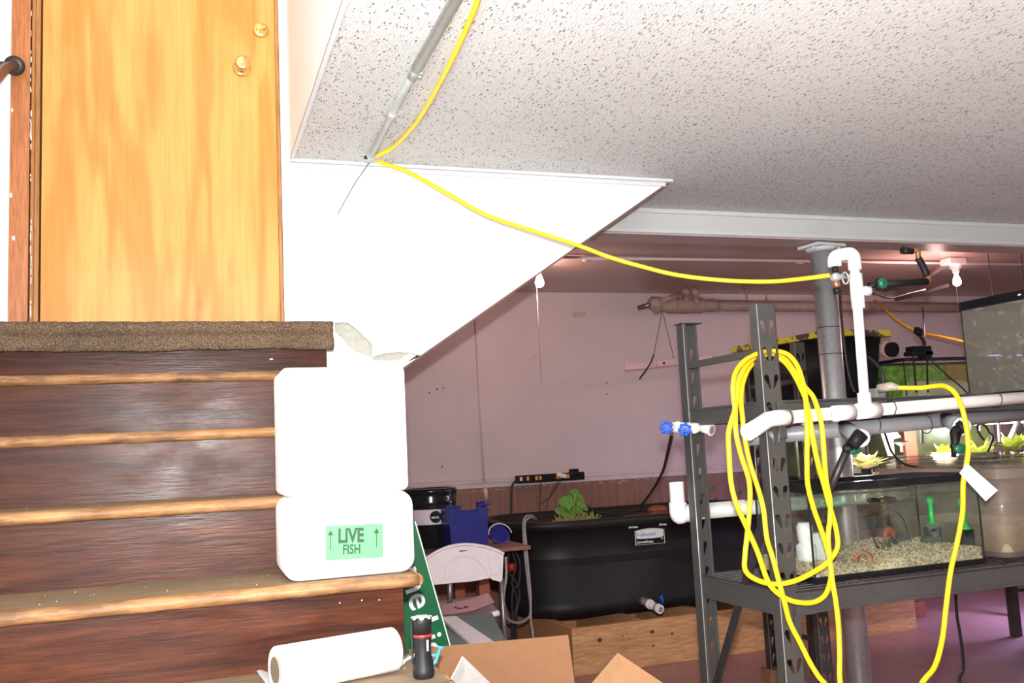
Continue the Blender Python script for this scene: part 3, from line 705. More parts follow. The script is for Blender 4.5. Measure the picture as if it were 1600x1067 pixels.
dl = MB().grid(lambda i, j: Vector((DX+(DR-.0055)*math.sin(-1.02+1.16*i), DYc-(DR-.0055)*math.cos(-1.02+1.16*i), TZ+.135+.085*j)), 20, 2).build('drum_label', 'drum_label', dr)
P0 = lambda a, h, r=DR-.004: Vector((DX+r*math.sin(a), DYc-r*math.cos(a), TZ+h))
ci = MB(); an = -.08; uu = Vector((math.cos(an), math.sin(an), 0)); ci.prism(arc((0, 0), .034, 0, 2*PI, 24)[:-1], [], P0(an, .178, DR-.0035), uu, (0, 0, 1), -.0005).build('round_mark', 'black_gloss', dl)
MB().text('tetra', P0(an, .170, DR-.0005)-uu*.026, uu, (0, 0, 1), .022, .0004, .02).text('', (0, 0, 0), uu, (0, 0, 1), .01).build('mark_letters', 'paper_white', dl)
tlx = MB()
for k in range(6): tlx.box((DX-.105+.0, DYc-.118, TZ+.205-k*.006), (DX-.105+random.uniform(.02, .035), DYc-.1165, TZ+.2065-k*.006))
# blue tote with a handle slot
bt_ = thing('blue_tote', (1.55, 5.2, TZ), 'dark blue plastic tote with a handle slot standing on the bench', 'tote')
tl, tr, br_, bl = at(700, 789, Y=5.00), at(762, 787, Y=5.00), at(761, 850, Y=5.00), at(703, 850, Y=5.00)
x0, x1 = tl.x, tr.x; zt = (tl.z+tr.z)/2
ol = [(x0+.012, TZ+.002), (x1-.006, TZ+.002), (x1-.004, zt-.003), (x1-.062, zt-.003), (x1-.064, zt-.030), (x0+.070, zt-.030), (x0+.068, zt-.003), (x0, zt-.003)]
tb = MB().prism(ol, [], (0, 5.00, 0), (1, 0, 0), (0, 0, 1), -.006)
tb.box((x0+.01, 5.006, TZ+.002), (x0+.016, 5.19, zt-.01)).box((x1-.01, 5.006, TZ+.002), (x1-.004, 5.19, zt-.01)).box((x0+.01, 5.184, TZ+.002), (x1-.004, 5.19, zt-.050)).box((x0+.01, 5.00, TZ+.0005), (x1-.004, 5.19, TZ+.006))
tb.build('body', 'blue_plastic', bt_)
lip = MB().box((x0-.012, 4.98, zt-.012), (x0+.068, 5.01, zt), .002).box((x1-.062, 4.98, zt-.012), (x1+.006, 5.01, zt), .002).box((x0-.012, 5.01, zt-.012), (x0+.004, 5.195, zt), .002).box((x1-.008, 5.01, zt-.012), (x1+.006, 5.195, zt), .002).box((x0+.066, 4.992, zt-.036), (x1-.06, 5.002, zt-.029), .001)
lip.build('rim', 'blue_plastic', bt_)
for xx in (x0+.022, x0+.046, x1-.05, x1-.034, x1-.018): MB().box((xx, 4.986, zt-.098), (xx+.006, 5.001, zt-.012), .001).build('rib', 'blue_plastic', bt_)
MB().tube([(x1-.032, 4.996, zt-.02), (x1-.032, 4.996, zt+.012)], .013, 16).build('rod_socket', 'blue_plastic', bt_)
hb = thing('fish_net', at(782, 845, Y=5.2), 'round dark blue net bowl leaning on the bench right of the blue tote', 'net')
cc = at(781, 850, Y=5.25); MB().lathe([(.001, -.05), (.035, -.045), (.058, -.02), (.068, 0), (.066, .004), (.05, .004)], (cc.x, 5.25, TZ+.05), (.2, -.75, .55)).build('bowl', 'blue_plastic', hb)
MB().tube([(cc.x+.070*math.cos(t_), 5.235+.03*math.sin(t_), TZ+.052+.058*math.sin(t_)) for t_ in [k*PI/12 for k in range(0, 13)]], .004, 8).build('hoop', 'rail_paint', hb)
gs = MB()
for k in range(6): gs.ball(at(777+k*2.6, 851.5+random.uniform(-.8, .8), Y=5.12), .006, (1, 1, .7), 2)

# ------------------------------------------------------------------ support column
sc = thing('support_column', (3.16, 4.0, 0), 'round galvanised steel column with a bolted flange under the beam', 'column')
MB().cyl((3.16, 4.0, 0), (3.16, 4.0, 2.345), .059, seg=40).build('shaft', 'galv', sc)
bn = MB()
for z in (1.79, 1.93): bn.lathe([(.0595, 0), (.0605, .002), (.0595, .004)], (3.16, 4.0, z), seg=36)
for z in (1.79, 1.93): pass
MB().lathe([(.0595, 0), (.0606, .002), (.0595, .004)], (3.16, 4.0, 1.93), seg=36).build('seam', 'dark_steel', sc)
MB().lathe([(.0595, 0), (.0606, .002), (.0595, .004)], (3.16, 4.0, 1.79), seg=36).build('seam', 'dark_steel', sc)
cp_ = MB().obox((3.155, 3.99, 2.360), (.20, .15, .018), (0, 0, .12), .006)
cp_.lathe([(.066, 0), (.070, .006), (.080, .010), (.080, .018)], (3.16, 4.0, 2.334), seg=36)
cp_.build('cap_plate', 'trim_paint', sc)
for dx in (-.08, .075): MB().cyl((3.16+dx, 3.955, 2.335), (3.16+dx, 3.955, 2.352), .011, seg=6).build('bolt', 'trim_paint', sc)
MB().lathe([(.09, 0), (.09, .012), (.06, .02)], (3.16, 4.0, 0), seg=32).build('base_plate', 'galv', sc)

# ------------------------------------------------------------------ steel racks
def tear(cx, cz, lean, w=.0105, h=.048):
    p = []
    for k in range(7): a = PI*k/6; p.append((cx+lean*-.006+w*math.cos(a), cz+h/2-w+w*math.sin(a)))
    p += [(cx+lean*.006-.0032, cz-h/2+.003), (cx+lean*.006, cz-h/2), (cx+lean*.006+.0032, cz-h/2+.003)]
    return p
def post(parent, x, y, z0, z1, kind, mat='rack_steel', w=.072, dp=.042, dx=1, pitch=.0925, off=0):
    """kind 'front': face to the room with paired slots; 'rear': channel seen from inside, one slot column. dx=+1 left post, -1 right post"""
    m_ = MB(); u = Vector((dx, 0, 0)); yy = y if kind == 'front' else y+.003
    z = z0+.05+off-pitch/2; cuts = [0]
    while z < z1-pitch: cuts.append(z-z0); z += pitch
    cuts += [z-z0, z1-z0]
    for a, b in zip(cuts, cuts[1:]):
        c = (a+b)/2; hs = []
        if b-a > pitch*.9: hs = [tear(w*.31, c, 1), tear(w*.70, c, -1)] if kind == 'front' else [tear(w*.76, c, -.6, .0085)]
        m_.prism([(0, a), (w, a), (w, b), (0, b)], hs, (x, yy, z0), u, (0, 0, 1), -.003*dx)
    bmesh.ops.remove_doubles(m_.bm, verts=m_.bm.verts, dist=1e-5)
    if kind == 'front':
        m_.box((min(x, x-.003*dx), y, z0), (max(x, x-.003*dx), y+dp, z1))
        m_.box((min(x+w*dx, x+(w-.003)*dx), y, z0), (max(x+w*dx, x+(w-.003)*dx), y+.010, z1))
    else:
        m_.box((min(x, x-.003*dx), y-dp, z0), (max(x, x-.003*dx), y, z1))
        m_.box((min(x-.003*dx, x+.011*dx), y-dp-.003, z0), (max(x-.003*dx, x+.011*dx), y-dp, z1))
        m_.box((min(x+w*dx, x+(w-.003)*dx), y-.018, z0), (max(x+w*dx, x+(w-.003)*dx), y, z1))
        m_.box((min(x+(w-.012)*dx, x+w*dx), y-.021, z0), (max(x+(w-.012)*dx, x+w*dx), y-.018, z1))
    o = m_.build('post', mat, parent)
    e = MB(); xe = x-.0015*dx
    e.tube([(xe, (y-.0002 if kind == 'front' else y-dp-.003), z0), (xe, (y-.0002 if kind == 'front' else y-dp-.003), z1)], .0019, 6).build('rolled_edge', 'rack_edge', o)
    if kind == 'rear': MB().box((x-.012*dx if dx > 0 else x-w-.01, y-dp-.01, z1), (x+w+.006 if dx > 0 else x+.012, y+.004, z1+.003)).build('post_cap', 'dark_steel', o)
    return o
# rack 1 stands slightly turned: placed by XF
RX, RY = 1.815, 2.655
XF = Matrix.Translation((RX, RY, 0)) @ Matrix.Rotation(math.radians(1.6), 4, 'Z')
R1 = thing('steel_rack', (0, 0, 0), 'grey slotted steel rack with the yellow cord coil, nearest to the camera', 'rack', 'slotted steel racks'); R1['label'] = 'grey slotted steel rack with a yellow cord coil, the nearer of two'
W1, D1 = 2.02, .52
post(R1, 0, 0, 0, 1.83, 'front', off=.036); post(R1, 0, D1, 0, 1.83, 'rear', w=.074, off=.0)
post(R1, W1, 0, 0, 1.83, 'front', dx=-1); post(R1, W1, D1, 0, 1.83, 'rear', dx=-1)
def beams(root, z, h, W, D, nm='shelf_beam', mat='rack_steel', dark=True):
    MB().box((.052, -.004, z-h), (W-.05, .004, z), .002).box((.052, -.004, z-.012), (W-.05, .022, z-.004), .001).box((.052, -.007, z-h), (W-.05, -.002, z-h+.010), .002).build(nm, mat, root)
    MB().box((.052, D-.008, z-h), (W-.05, D, z), .002).build(nm, mat, root)
    MB().box((.004, .03, z-h), (.012, D-.03, z), .001).box((-.002, .03, z-.008), (.03, D-.03, z), .001).build('side_beam', mat, root)
    MB().box((W-.012, .03, z-h), (W-.004, D-.03, z), .001).build('side_beam', mat, root)
beams(R1, 1.502, .064, W1, D1); beams(R1, .880, .080, W1, D1)
MB().prism([(0, 0), (.075, 0), (.078, .004), (.078, .056), (.074, .060), (.0, .060)], [], (.052, -.0075, .858-.060), (1, 0, 0), (0, 0, 1), -.003).build('bracket', 'rack_steel', R1)
MB().box((.045, -.008, 1.375), (.075, -.003, 1.50), .002).build('bracket', 'rack_steel', R1)
MB().box((.045, -.008, .735), (.070, -.003, .80), .002).build('bracket', 'rack_steel', R1)
MB().box((.004, .004, 1.655), (.014, D1, 1.680), .001).build('tie_rail', 'rack_steel', R1)
MB().bar((.012, .50, .40), (.012, .06, 1.13), .036, .006, (1, 0, 0)).build('brace', 'dark_steel', R1)
MB().bar((W1-.012, .50, .40), (W1-.012, .06, 1.13), .036, .006, (1, 0, 0)).build('brace', 'dark_steel', R1)
MB().box((.01, .50, .02), (W1-.01, .508, .05)).build('tie_rail', 'rack_steel', R1)
# wire deck of the lower shelf, solid deck above
wd = MB()
for k in range(14): wd.tube([(.03, .02+k*.037, .874), (W1-.03, .02+k*.037, .874)], .0025, 6)
for k in range(27): wd.tube([(.04+k*.074, .01, .870), (.04+k*.074, D1-.01, .870)], .0028, 6)
wd.build('wire_deck', 'dark_steel', R1)
MB().box((.02, .01, 1.480), (W1-.02, D1-.01, 1.490)).build('shelf_deck', 'dark_steel', R1)

# ------------------------------------------------------------------ fish tank on the lower shelf
TW, TD, TH, TZ0 = .775, .315, .332, .8805
tx0, ty0 = .185, .055
def fish_tank(x0, y0, z0, w_, d_, h_, label, glass='glass', group='glass fish tanks', frame_h=.026):
    t = thing('fish_tank', (x0+w_/2, y0+d_/2, z0), label, 'fish tank', group)
    g = MB(); e = .004
    g.box((x0+e, y0+e, z0+.008), (x0+w_-e, y0+e+.004, z0+h_-.006)).box((x0+e, y0+d_-e-.004, z0+.008), (x0+w_-e, y0+d_-e, z0+h_-.006))
    g.box((x0+e, y0+e+.004, z0+.008), (x0+e+.004, y0+d_-e-.004, z0+h_-.006)).box((x0+w_-e-.004, y0+e+.004, z0+.008), (x0+w_-e, y0+d_-e-.004, z0+h_-.006))
    g.build('glass_walls', glass, t)
    for z, hh, nm in ((z0, .020, 'bottom_frame'), (z0+h_-frame_h, frame_h, 'top_frame')):
        f = MB(); f.box((x0, y0, z), (x0+w_, y0+.012, z+hh), .002).box((x0, y0+d_-.012, z), (x0+w_, y0+d_, z+hh), .002).box((x0, y0+.012, z), (x0+.012, y0+d_-.012, z+hh), .002).box((x0+w_-.012, y0+.012, z), (x0+w_, y0+d_-.012, z+hh), .002)
        if z == z0: f.box((x0+.006, y0+.006, z0), (x0+w_-.006, y0+d_-.006, z0+.010))
        f.build(nm, 'black_gloss', t)
    for (a, b) in ((x0+.006, y0+.006), (x0+w_-.006, y0+.006), (x0+.006, y0+d_-.006), (x0+w_-.006, y0+d_-.006)): MB().box((a-.0025, b-.0025, z0+.015), (a+.0025, b+.0025, z0+h_-.02)).build('corner_seal', 'black_rubber', t)
    return t
FT = fish_tank(tx0, ty0, TZ0, TW, TD, TH, 'glass fish tank with pale gravel and a broken clay pot on the lower rack shelf', frame_h=.028)
MB().quad((tx0+.009, ty0+.009, TZ0+TH-.07), (tx0+TW-.009, ty0+.009, TZ0+TH-.07), (tx0+TW-.009, ty0+TD-.009, TZ0+TH-.07), (tx0+.009, ty0+TD-.009, TZ0+TH-.07)).build('water', 'water', FT)
def gz(x, y): return TZ0+.050+.024*((y-ty0)/TD)+.012*math.sin(x*9+1)+.008*math.sin(x*21+y*17)
gr = MB(); gr.grid(lambda i, j: Vector((tx0+.010+(TW-.02)*min(1, max(0, (i*62-1)/60)), ty0+.010+(TD-.02)*min(1, max(0, (j*26-1)/24)), TZ0+.011 if i in (0, 1) or j in (0, 1) else gz(tx0+TW*i, ty0+TD*j))), 62, 26)
for i in range(0): pass
rg = random.Random(3)
t_ = bmesh.new(); bmesh.ops.create_icosphere(t_, subdivisions=1, radius=1); me_ = bpy.data.meshes.new('peb'); t_.to_mesh(me_); t_.free()
vs0 = [v.co.copy() for v in me_.vertices]; fs0 = [tuple(p.vertices) for p in me_.polygons]; bpy.data.meshes.remove(me_)
for i in range(2600):
    x = rg.uniform(tx0+.013, tx0+TW-.013); y = ty0+.013+(TD-.026)*rg.random()**1.5; s = rg.uniform(.0018, .0042); z = gz(x, y)+rg.uniform(-.001, .003)
    sx, sy, sz = (rg.uniform(.7, 1.4)*s for _ in range(3)); vv_ = [gr.bm.verts.new((x+v.x*sx, y+v.y*sy, z+v.z*sz)) for v in vs0]
    for f in fs0: gr.bm.faces.new([vv_[k] for k in f])
def gravel_mat():
    m, t, b = nt('gravel'); vo = N(t, 'ShaderNodeTexVoronoi'); t.links.new(coords(t), vo.inputs[0]); vo.inputs['Scale'].default_value = 160
    sp = N(t, 'ShaderNodeSeparateColor'); t.links.new(vo.outputs['Color'], sp.inputs[0])
    t.links.new(ramp(t, sp.outputs[0], [(.0, (.14, .11, .05)), (.25, (.34, .27, .15)), (.6, (.50, .40, .26)), (.85, (.68, .54, .38)), (1, (.55, .30, .24))]), b.inputs['Base Color']); b.inputs['Roughness'].default_value = .8
gravel_mat()
tag(gr.build('gravel', 'gravel'), 'pale mixed gravel covering the bottom of the fish tank', 'gravel', kind='stuff')
# things in the tank
pot = thing('clay_pot_piece', (tx0+.27, ty0+.07, gz(tx0+.27, ty0+.07)), 'broken terracotta pot half sunk in the gravel of the fish tank', 'pot')
pc = Vector((tx0+.268, ty0+.065, gz(tx0+.20, ty0+.06)+.012))
pm = MB(); A_ = [k*PI/14*1.25-PI*.12 for k in range(15)]
for rr_, off_ in ((.027, 0),): pass
outer = []; inner = []
dr_ = Vector((.75, .66, 0)).normalized(); sd_ = Vector((.66, -.75, 0)).normalized()
for y_ in (0, .055):
    outer.append([pc+dr_*y_+sd_*(-(.029-.003*(y_ > 0))*math.cos(a))+Vector((0, 0, (.029-.003*(y_ > 0))*math.sin(a))) for a in A_]); inner.append([pc+dr_*y_+sd_*(-(.021-.003*(y_ > 0))*math.cos(a))+Vector((0, 0, (.021-.003*(y_ > 0))*math.sin(a))) for a in A_])
V = lambda L: [pm.bm.verts.new(p) for p in L]
o0, o1, i0, i1 = V(outer[0]), V(outer[1]), V(inner[0]), V(inner[1])
for k in range(14):
    for (a, b) in ((o0, o1), (i1, i0), (i0, o0), (o1, i1)): pm.bm.faces.new((a[k], a[k+1], b[k+1], b[k]))
for k in (0, 14): pm.bm.faces.new((o0[k], o1[k], i1[k], i0[k]))
pm.build('shard', 'terracotta', pot)
# dark ring ornament with a house shape hanging against the back glass
og = thing('ring_ornament', (tx0+.44, ty0+TD-.06, gz(tx0+.44, ty0+TD-.06)), 'dark wire ring with a small house shape inside the fish tank', 'ornament')
oc = Vector((tx0+.52, ty0+.20, TZ0+.120)); wm = MB(); ring = [oc+Vector((.082*math.cos(2*PI*k/36), .0, .082*math.sin(2*PI*k/36))) for k in range(37)]
wm.tube(ring, .0035, 8).build('ring', 'black_rubber', og)
MB().prism([(-.027, -.03), (.027, -.03), (.027, .004), (0, .022), (-.027, .004)], [[(-.013, -.022), (.013, -.022), (.013, -.002), (-.013, -.002)]], oc+Vector((0, .003, 0)), (1, 0, 0), (0, 0, 1), -.006).build('house_shape', 'red_timber', og)
MB().bar(oc+Vector((-.065, -.004, -.03)), oc+Vector((.03, -.004, -.085)), .004, .004).build('strut', 'black_rubber', og)
MB().bar(oc+Vector((0, 0, .082)), oc+Vector((0, 0, .108)), .003, .003).build('hook', 'black_rubber', og)
rk = MB()
for (dx, dy, r) in ((-.03, .0, .022), (.0, .03, .026), (.03, .01, .024), (.055, .04, .022)):
    rk.ball((oc.x+dx, oc.y+dy-.02, gz(oc.x+dx, oc.y)+.012), r, (1, .8, .75), 2)
rk2 = thing('driftwood_arch', (oc.x, oc.y, gz(oc.x, oc.y)), 'small dark pierced driftwood arch on the gravel below the ring ornament', 'driftwood')
wdm = MB()
for k in range(4):
    x = oc.x-.06+k*.034; wdm.tube([(x, oc.y-.02, gz(x, oc.y)-.004), (x+.012, oc.y-.02, gz(x, oc.y)+.028), (x+.032, oc.y-.02, gz(x, oc.y)-.002)], .006, 8, smooth=5)
wdm.build('arch', 'rock_dark', rk2)
ro = thing('rock_cave', (tx0+.60, ty0+.17, gz(tx0+.6, ty0+.17)), 'dark rock with a short grey pipe on top, right of the ring ornament', 'rock')
rcx, rcy = tx0+.640, ty0+.13; g0 = gz(rcx, rcy)
MB().ball((rcx, rcy, g0+.008), .036, (1.1, .8, .62), 2).ball((rcx+.03, rcy, g0+.006), .028, (1, .8, .7), 2).build('rock', 'rock_dark', ro)
MB().tube([(rcx-.006, rcy-.035, g0+.038), (rcx+.022, rcy+.0, g0+.052)], .017, 18, cap=False).build('pipe_stub', 'pvc_grey', ro)
def pump(x, y, label):
    z = gz(x, y)
    p = thing('filter_pump', (x, y, z), label, 'filter', 'green capped filter pumps')
    MB().box((x-.026, y-.02, z-.004), (x+.026, y+.02, z+.062), .004).build('housing', 'black_plastic', p)
    MB().lathe([(.024, 0), (.020, .008), (.011, .02), (.010, .085), (.014, .095), (.012, .112)], (x, y, z+.062)).build('lift_tube', 'green_plastic', p)
    return p
pump(tx0+.690, ty0+.16, 'black filter pump with a green lift tube beside the dark rock')
# right hand pump
pump(tx0+.735, ty0+.05, 'black filter pump with a green lift tube in the front right tank corner')
# bottles left
jg = thing('white_jug', (tx0+.06, ty0+.2, TZ0+.05), 'white rounded jug standing at the left end of the fish tank', 'jug')
MB().lathe([(.03, 0), (.034, .01), (.034, .055), (.022, .065), (.026, .08), (.028, .12), (.02, .135)], (tx0+.052, ty0+.10, gz(tx0+.052, ty0+.10)-.004)).build('jug_body', 'white_plastic', jg)
tg = thing('white_filter_box', (tx0+.1, ty0+.22, TZ0+.05), 'white square filter box with printed lines in the left of the fish tank', 'filter')
MB().box((tx0+.118, ty0+.15, gz(tx0+.14, ty0+.2)-.01), (tx0+.178, ty0+.20, gz(tx0+.14, ty0+.2)+.10), .004).build('box_body', 'white_plastic', tg)
# marker scribble on the front glass and the dark smear
mk = MB()
mk.text('C  kream', (tx0+.055, ty0+.0035, TZ0+TH-.074), (1, 0, 0), (0, 0, 1), .026, .0004, 0)
mk.build('marker_writing', 'marker_green', FT)
fl_ = thing('floating_frog', (tx0+.40, ty0+.1, TZ0+TH-.10), 'glossy black floating feeder lens against the tank front near the top', 'feeder')
MB().ball((tx0+.395, ty0+.06, TZ0+TH-.080), .040, (1, .5, .42), 3).build('feeder_body', 'black_gloss', fl_)
MB().ball((tx0+.33, ty0+.06, TZ0+TH-.075), .028, (1, .5, .35), 3).build('feeder_wing', 'black_gloss', fl_)

# ------------------------------------------------------------------ big upper tank (its left side shows)
UT = fish_tank(1.475, .045, 1.504, .36, .50, .435, 'tall empty fish tank with algae smeared glass standing on the upper rack shelf', 'glass_dirty', frame_h=.040)
# its frame badge
bd = MB().box((1.4738, .22, 1.917), (1.4748, .234, 1.923)).build('badge', 'paper_white', UT)

# ------------------------------------------------------------------ clear tub beside the tank
tu = thing('storage_tub', (1.28, .4, TZ0), 'cloudy clear plastic storage tub with a snap lid beside the gravel tank', 'tub')
ux0, ux1, uy0, uy1 = 1.085, 1.50, .07, .74
def tub_body(x0, x1, y0, y1, z0, z1, tp=.03, th=.0035, r=.05):
    m_ = MB(); n = 6
    def loop(e, z): return [Vector((p[0], p[1], z)) for p in rrect(x0+e, y0+e, x1-e, y1-e, r, n)]
    Ls = [loop(tp, z0), loop(0, z1), loop(th, z1), loop(tp+th, z0+th)]
    R_s = [[m_.bm.verts.new(p) for p in L] for L in Ls]; k_ = len(R_s[0])
    for a, b in zip(R_s, R_s[1:]):
        for i in range(k_): f = m_.bm.faces.new((a[i], a[(i+1) % k_], b[(i+1) % k_], b[i])); f.smooth = True
    m_.bm.faces.new(R_s[0]); m_.bm.faces.new(R_s[-1][::-1]); return m_
tub_body(ux0, ux1, uy0, uy1, TZ0, TZ0+.335).build('tub_body', 'tub_clear', tu)
ldm = MB(); base = rrect(ux0-.014, uy0-.014, ux1+.014, uy1+.014, .055, 6)
ldm.prism(base, [], (0, 0, TZ0+.300), (1, 0, 0), (0, 1, 0), .040); ldm.prism(rrect(ux0+.02, uy0+.02, ux1-.02, uy1-.02, .04), [], (0, 0, TZ0+.340), (1, 0, 0), (0, 1, 0), .008)
ldm.build('snap_lid', 'tub_clear', tu)
MB().prism(rrect(ux0+.035, uy0+.035, ux1-.035, uy1-.035, .03), [], (0, 0, TZ0+.02), (1, 0, 0), (0, 1, 0), .10).build('murky_water', 'tub_stain', tu)
for k, (dz, ex) in enumerate(((.349, .0), (.364, .02), (.379, .05))):
    lo = thing('spare_lid', (1.3, .4, TZ0+dz), ['flat clear lid lying on the storage tub, bottom of the loose lids', 'flat clear lid lying on the storage tub, middle of the loose lids', 'flat clear lid lying on the storage tub, top of the loose lids'][k], 'lid', 'loose clear lids on the tub')
    MB().prism(rrect(ux0+.01+ex, uy0+.02+ex*2, ux1, uy1-.02-ex, .03), [], (0, 0, TZ0+dz), (1, 0, 0), (0, 1, 0), .006).obox(((ux0+ux1)/2+ex/2, (uy0+uy1)/2, TZ0+dz+.009), (ux1-ux0-.08, uy1-uy0-.1, .004), (0, 0, .03*k), .001).build('lid_panel', 'tub_clear', lo)

# ------------------------------------------------------------------ white supply pipe along the upper beam
XF = Matrix.Identity(4)
pv = thing('water_pipe', at(1400, 640, Y=2.60), 'white water supply pipe with elbows tied along the front of the upper rack beam', 'pipe')
PY = 2.612
pl0 = at(1232, 652, Y=PY); pl1 = at(1600, 621, Y=PY+.02); pl2 = pl0+(pl1-pl0)*1.35; rr0 = .0215
MB().cyl(pl0, pl2, rr0, seg=28).build('pipe_run', 'pvc', pv)
el = [at(1168, 676, Y=PY-.03), at(1183, 667, Y=PY-.01), at(1199, 656, Y=PY-.005), at(1214, 653, Y=PY), at(1234, 652, Y=PY)]
el_o = MB().tube(el, [.0265]*len(el), 24, smooth=1).build('elbow', 'pvc', pv)
MB().tube([el[0]+(el[0]-el[1])*.05, el[0]], .0205, 24).build('pipe_stub', 'pvc', pv)
cpl = lambda a, b, r, n='coupling', mt='pvc', par=None: MB().cyl(a, b, r, seg=28).build(n, mt, par or pv)
L = lambda x: pl0+(pl2-pl0)*((at(x, 640, Y=PY).x-pl0.x)/(pl2.x-pl0.x))
cpl(L(1303), L(1333), .0265); cpl(L(1341), L(1374), .0275, 'tee'); cpl(L(1336), L(1342), .0235)
rb_ = L(1354); rt_ = at(1338.5, 398, Y=PY); rt_.x = rb_.x+.006
MB().cyl(rb_, Vector((rt_.x, PY, rt_.z)), .0168, seg=26).build('riser_pipe', 'pvc', pv)
MB().cyl(rb_, rb_+Vector((0, 0, .062)), .0225, seg=28).build('coupling', 'pvc', pv)
rx = lambda y: at(1340, y, Y=PY).z
MB().cyl((rt_.x, PY, rx(482)), (rt_.x, PY, rx(428)), .0225, seg=28).build('tee', 'pvc', pv)
MB().cyl((rt_.x, PY, rx(455)), (rt_.x+.045, PY-.012, rx(455)), .017, seg=26).build('tee_branch', 'pvc', pv)
zt_ = rx(400)
lx = at(1303, 400, Y=PY).x
hook = [(rt_.x, PY, zt_-.05), (rt_.x, PY, zt_-.008), (rt_.x-.008, PY, zt_+.004), (rt_.x-.022, PY, zt_+.008), (lx+.02, PY, zt_+.000), (lx+.006, PY, zt_-.006), (lx, PY, zt_-.018), (lx, PY, zt_-.040)]
MB().tube(hook, .0225, 24, smooth=3).build('return_bend', 'pvc', pv)
MB().cyl((lx+.03, PY, zt_+.004), (rt_.x-.03, PY, zt_+.008), .0185, seg=24).build('pipe_stub', 'pvc', pv)
for x, dy in ((1395, 0), (1565, 0)):
    p = L(x); MB().tube([p+Vector((.003*math.sin(a), .0255*math.cos(a)*1.15+.004, .0255*math.sin(a)*1.1)) for a in [k*2*PI/20 for k in range(21)]], .0018, 6).build('cable_tie', 'black_rubber', pv)
p = at(1229, 653, Y=PY); MB().tube([p+Vector((.003, .0275*math.cos(a), .0275*math.sin(a))) for a in [k*2*PI/20 for k in range(21)]], .0022, 6).build('cable_tie', 'black_rubber', pv)
pm_ = MB(); pdir = (pl1-pl0).normalized(); pup = Vector((0, 0, 1)); pup = (pup-pdir*pup.dot(pdir)).normalized()
pm_.text('NSF-PW  PVC 1120', L(1236)+Vector((0, -.0222, -.004)), pdir, pup, .009, .0006, .01).text('SCH 40', L(1284)+Vector((0, -.0222, -.004)), pdir, pup, .009, .0006, .02)
pm_.build('pipe_printing', 'red_ring', pv)
# hose valve at the end of the bend
hv = thing('hose_valve', (lx, PY, zt_-.12), 'small silver and black valve where the long yellow hose meets the pipe bend', 'valve')
MB().cyl((lx, PY, zt_-.060), (lx, PY, zt_-.038), .011, seg=16).build('adapter', 'black_plastic', hv)
vz = zt_-.076
MB().ball((lx, PY, vz), .017, (1, .9, 1), 2).cyl((lx-.02, PY-.004, vz-.004), (lx+.028, PY-.004, vz+.002), .010, seg=16).build('valve_body', 'conduit_steel', hv)
MB().tube([(lx+.036+.013*math.cos(a), PY-.004, vz-.004+.020*math.sin(a)) for a in [k*2*PI/18 for k in range(19)]], .003, 8).tube([(lx+.02, PY-.006, vz+.004), (lx+.04, PY-.006, vz-.004)], .003, 8).build('wheel', 'conduit_steel', hv)
MB().cyl((lx, PY, vz-.038), (lx, PY, vz-.014), .012, seg=16).build('brass_collar', 'copper', hv)
MB().cyl((lx+.002, PY, vz-.058), (lx, PY, vz-.038), .014, seg=16).build('hose_nut', 'black_plastic', hv)
# side spout: green ball valve, black arm, copper elbows
sp_ = thing('side_spout', at(1400, 440, Y=PY), 'black pipe arm with a green handled valve and copper elbows beside the white riser', 'spout')
a0 = at(1358, 446, Y=PY-.01); a1 = at(1375, 444, Y=PY-.01); a2 = at(1448, 440, Y=PY-.01); a3 = at(1434, 398, Y=PY-.01); a4 = at(1412, 392, Y=PY-.01)
MB().cyl(a0, a1, .010, seg=14).build('nipple', 'black_plastic', sp_)
MB().lathe([(.014, -.006), (.019, 0), (.019, .010), (.013, .016)], a1+Vector((-.004, -.012, 0)), (.2, -1, 0), 18).build('valve_handle', 'valve_green', sp_)
MB().ball(a1+Vector((-.006, 0, 0)), .019, (.9, .8, 1.25), 2).build('valve_body', 'black_plastic', sp_)
MB().cyl(a1, a2, .0125, seg=16).build('arm', 'black_plastic', sp_)
MB().tube([a2+Vector((-.006, 0, 0)), a2+Vector((.006, 0, .004)), a2+Vector((.004, 0, .028))], .0115, 14).build('copper_elbow', 'copper', sp_)
MB().tube([a2+Vector((.003, 0, .022)), a2.lerp(a3, .55)+Vector((.006, 0, 0)), a3+Vector((0, 0, -.012))], .0125, 14, smooth=4).build('foam_sleeve', 'black_plastic', sp_)
MB().tube([a3+Vector((0, 0, -.016)), a3+Vector((.002, 0, .008)), a3+Vector((-.006, 0, .015)), a3+Vector((-.026, 0, .012))], .0095, 14).build('copper_elbow', 'copper', sp_)
MB().tube([a3+Vector((-.022, 0, .012)), a4+Vector((-.006, 0, .002))], [.011, .014], 14).build('nozzle', 'black_plastic', sp_)
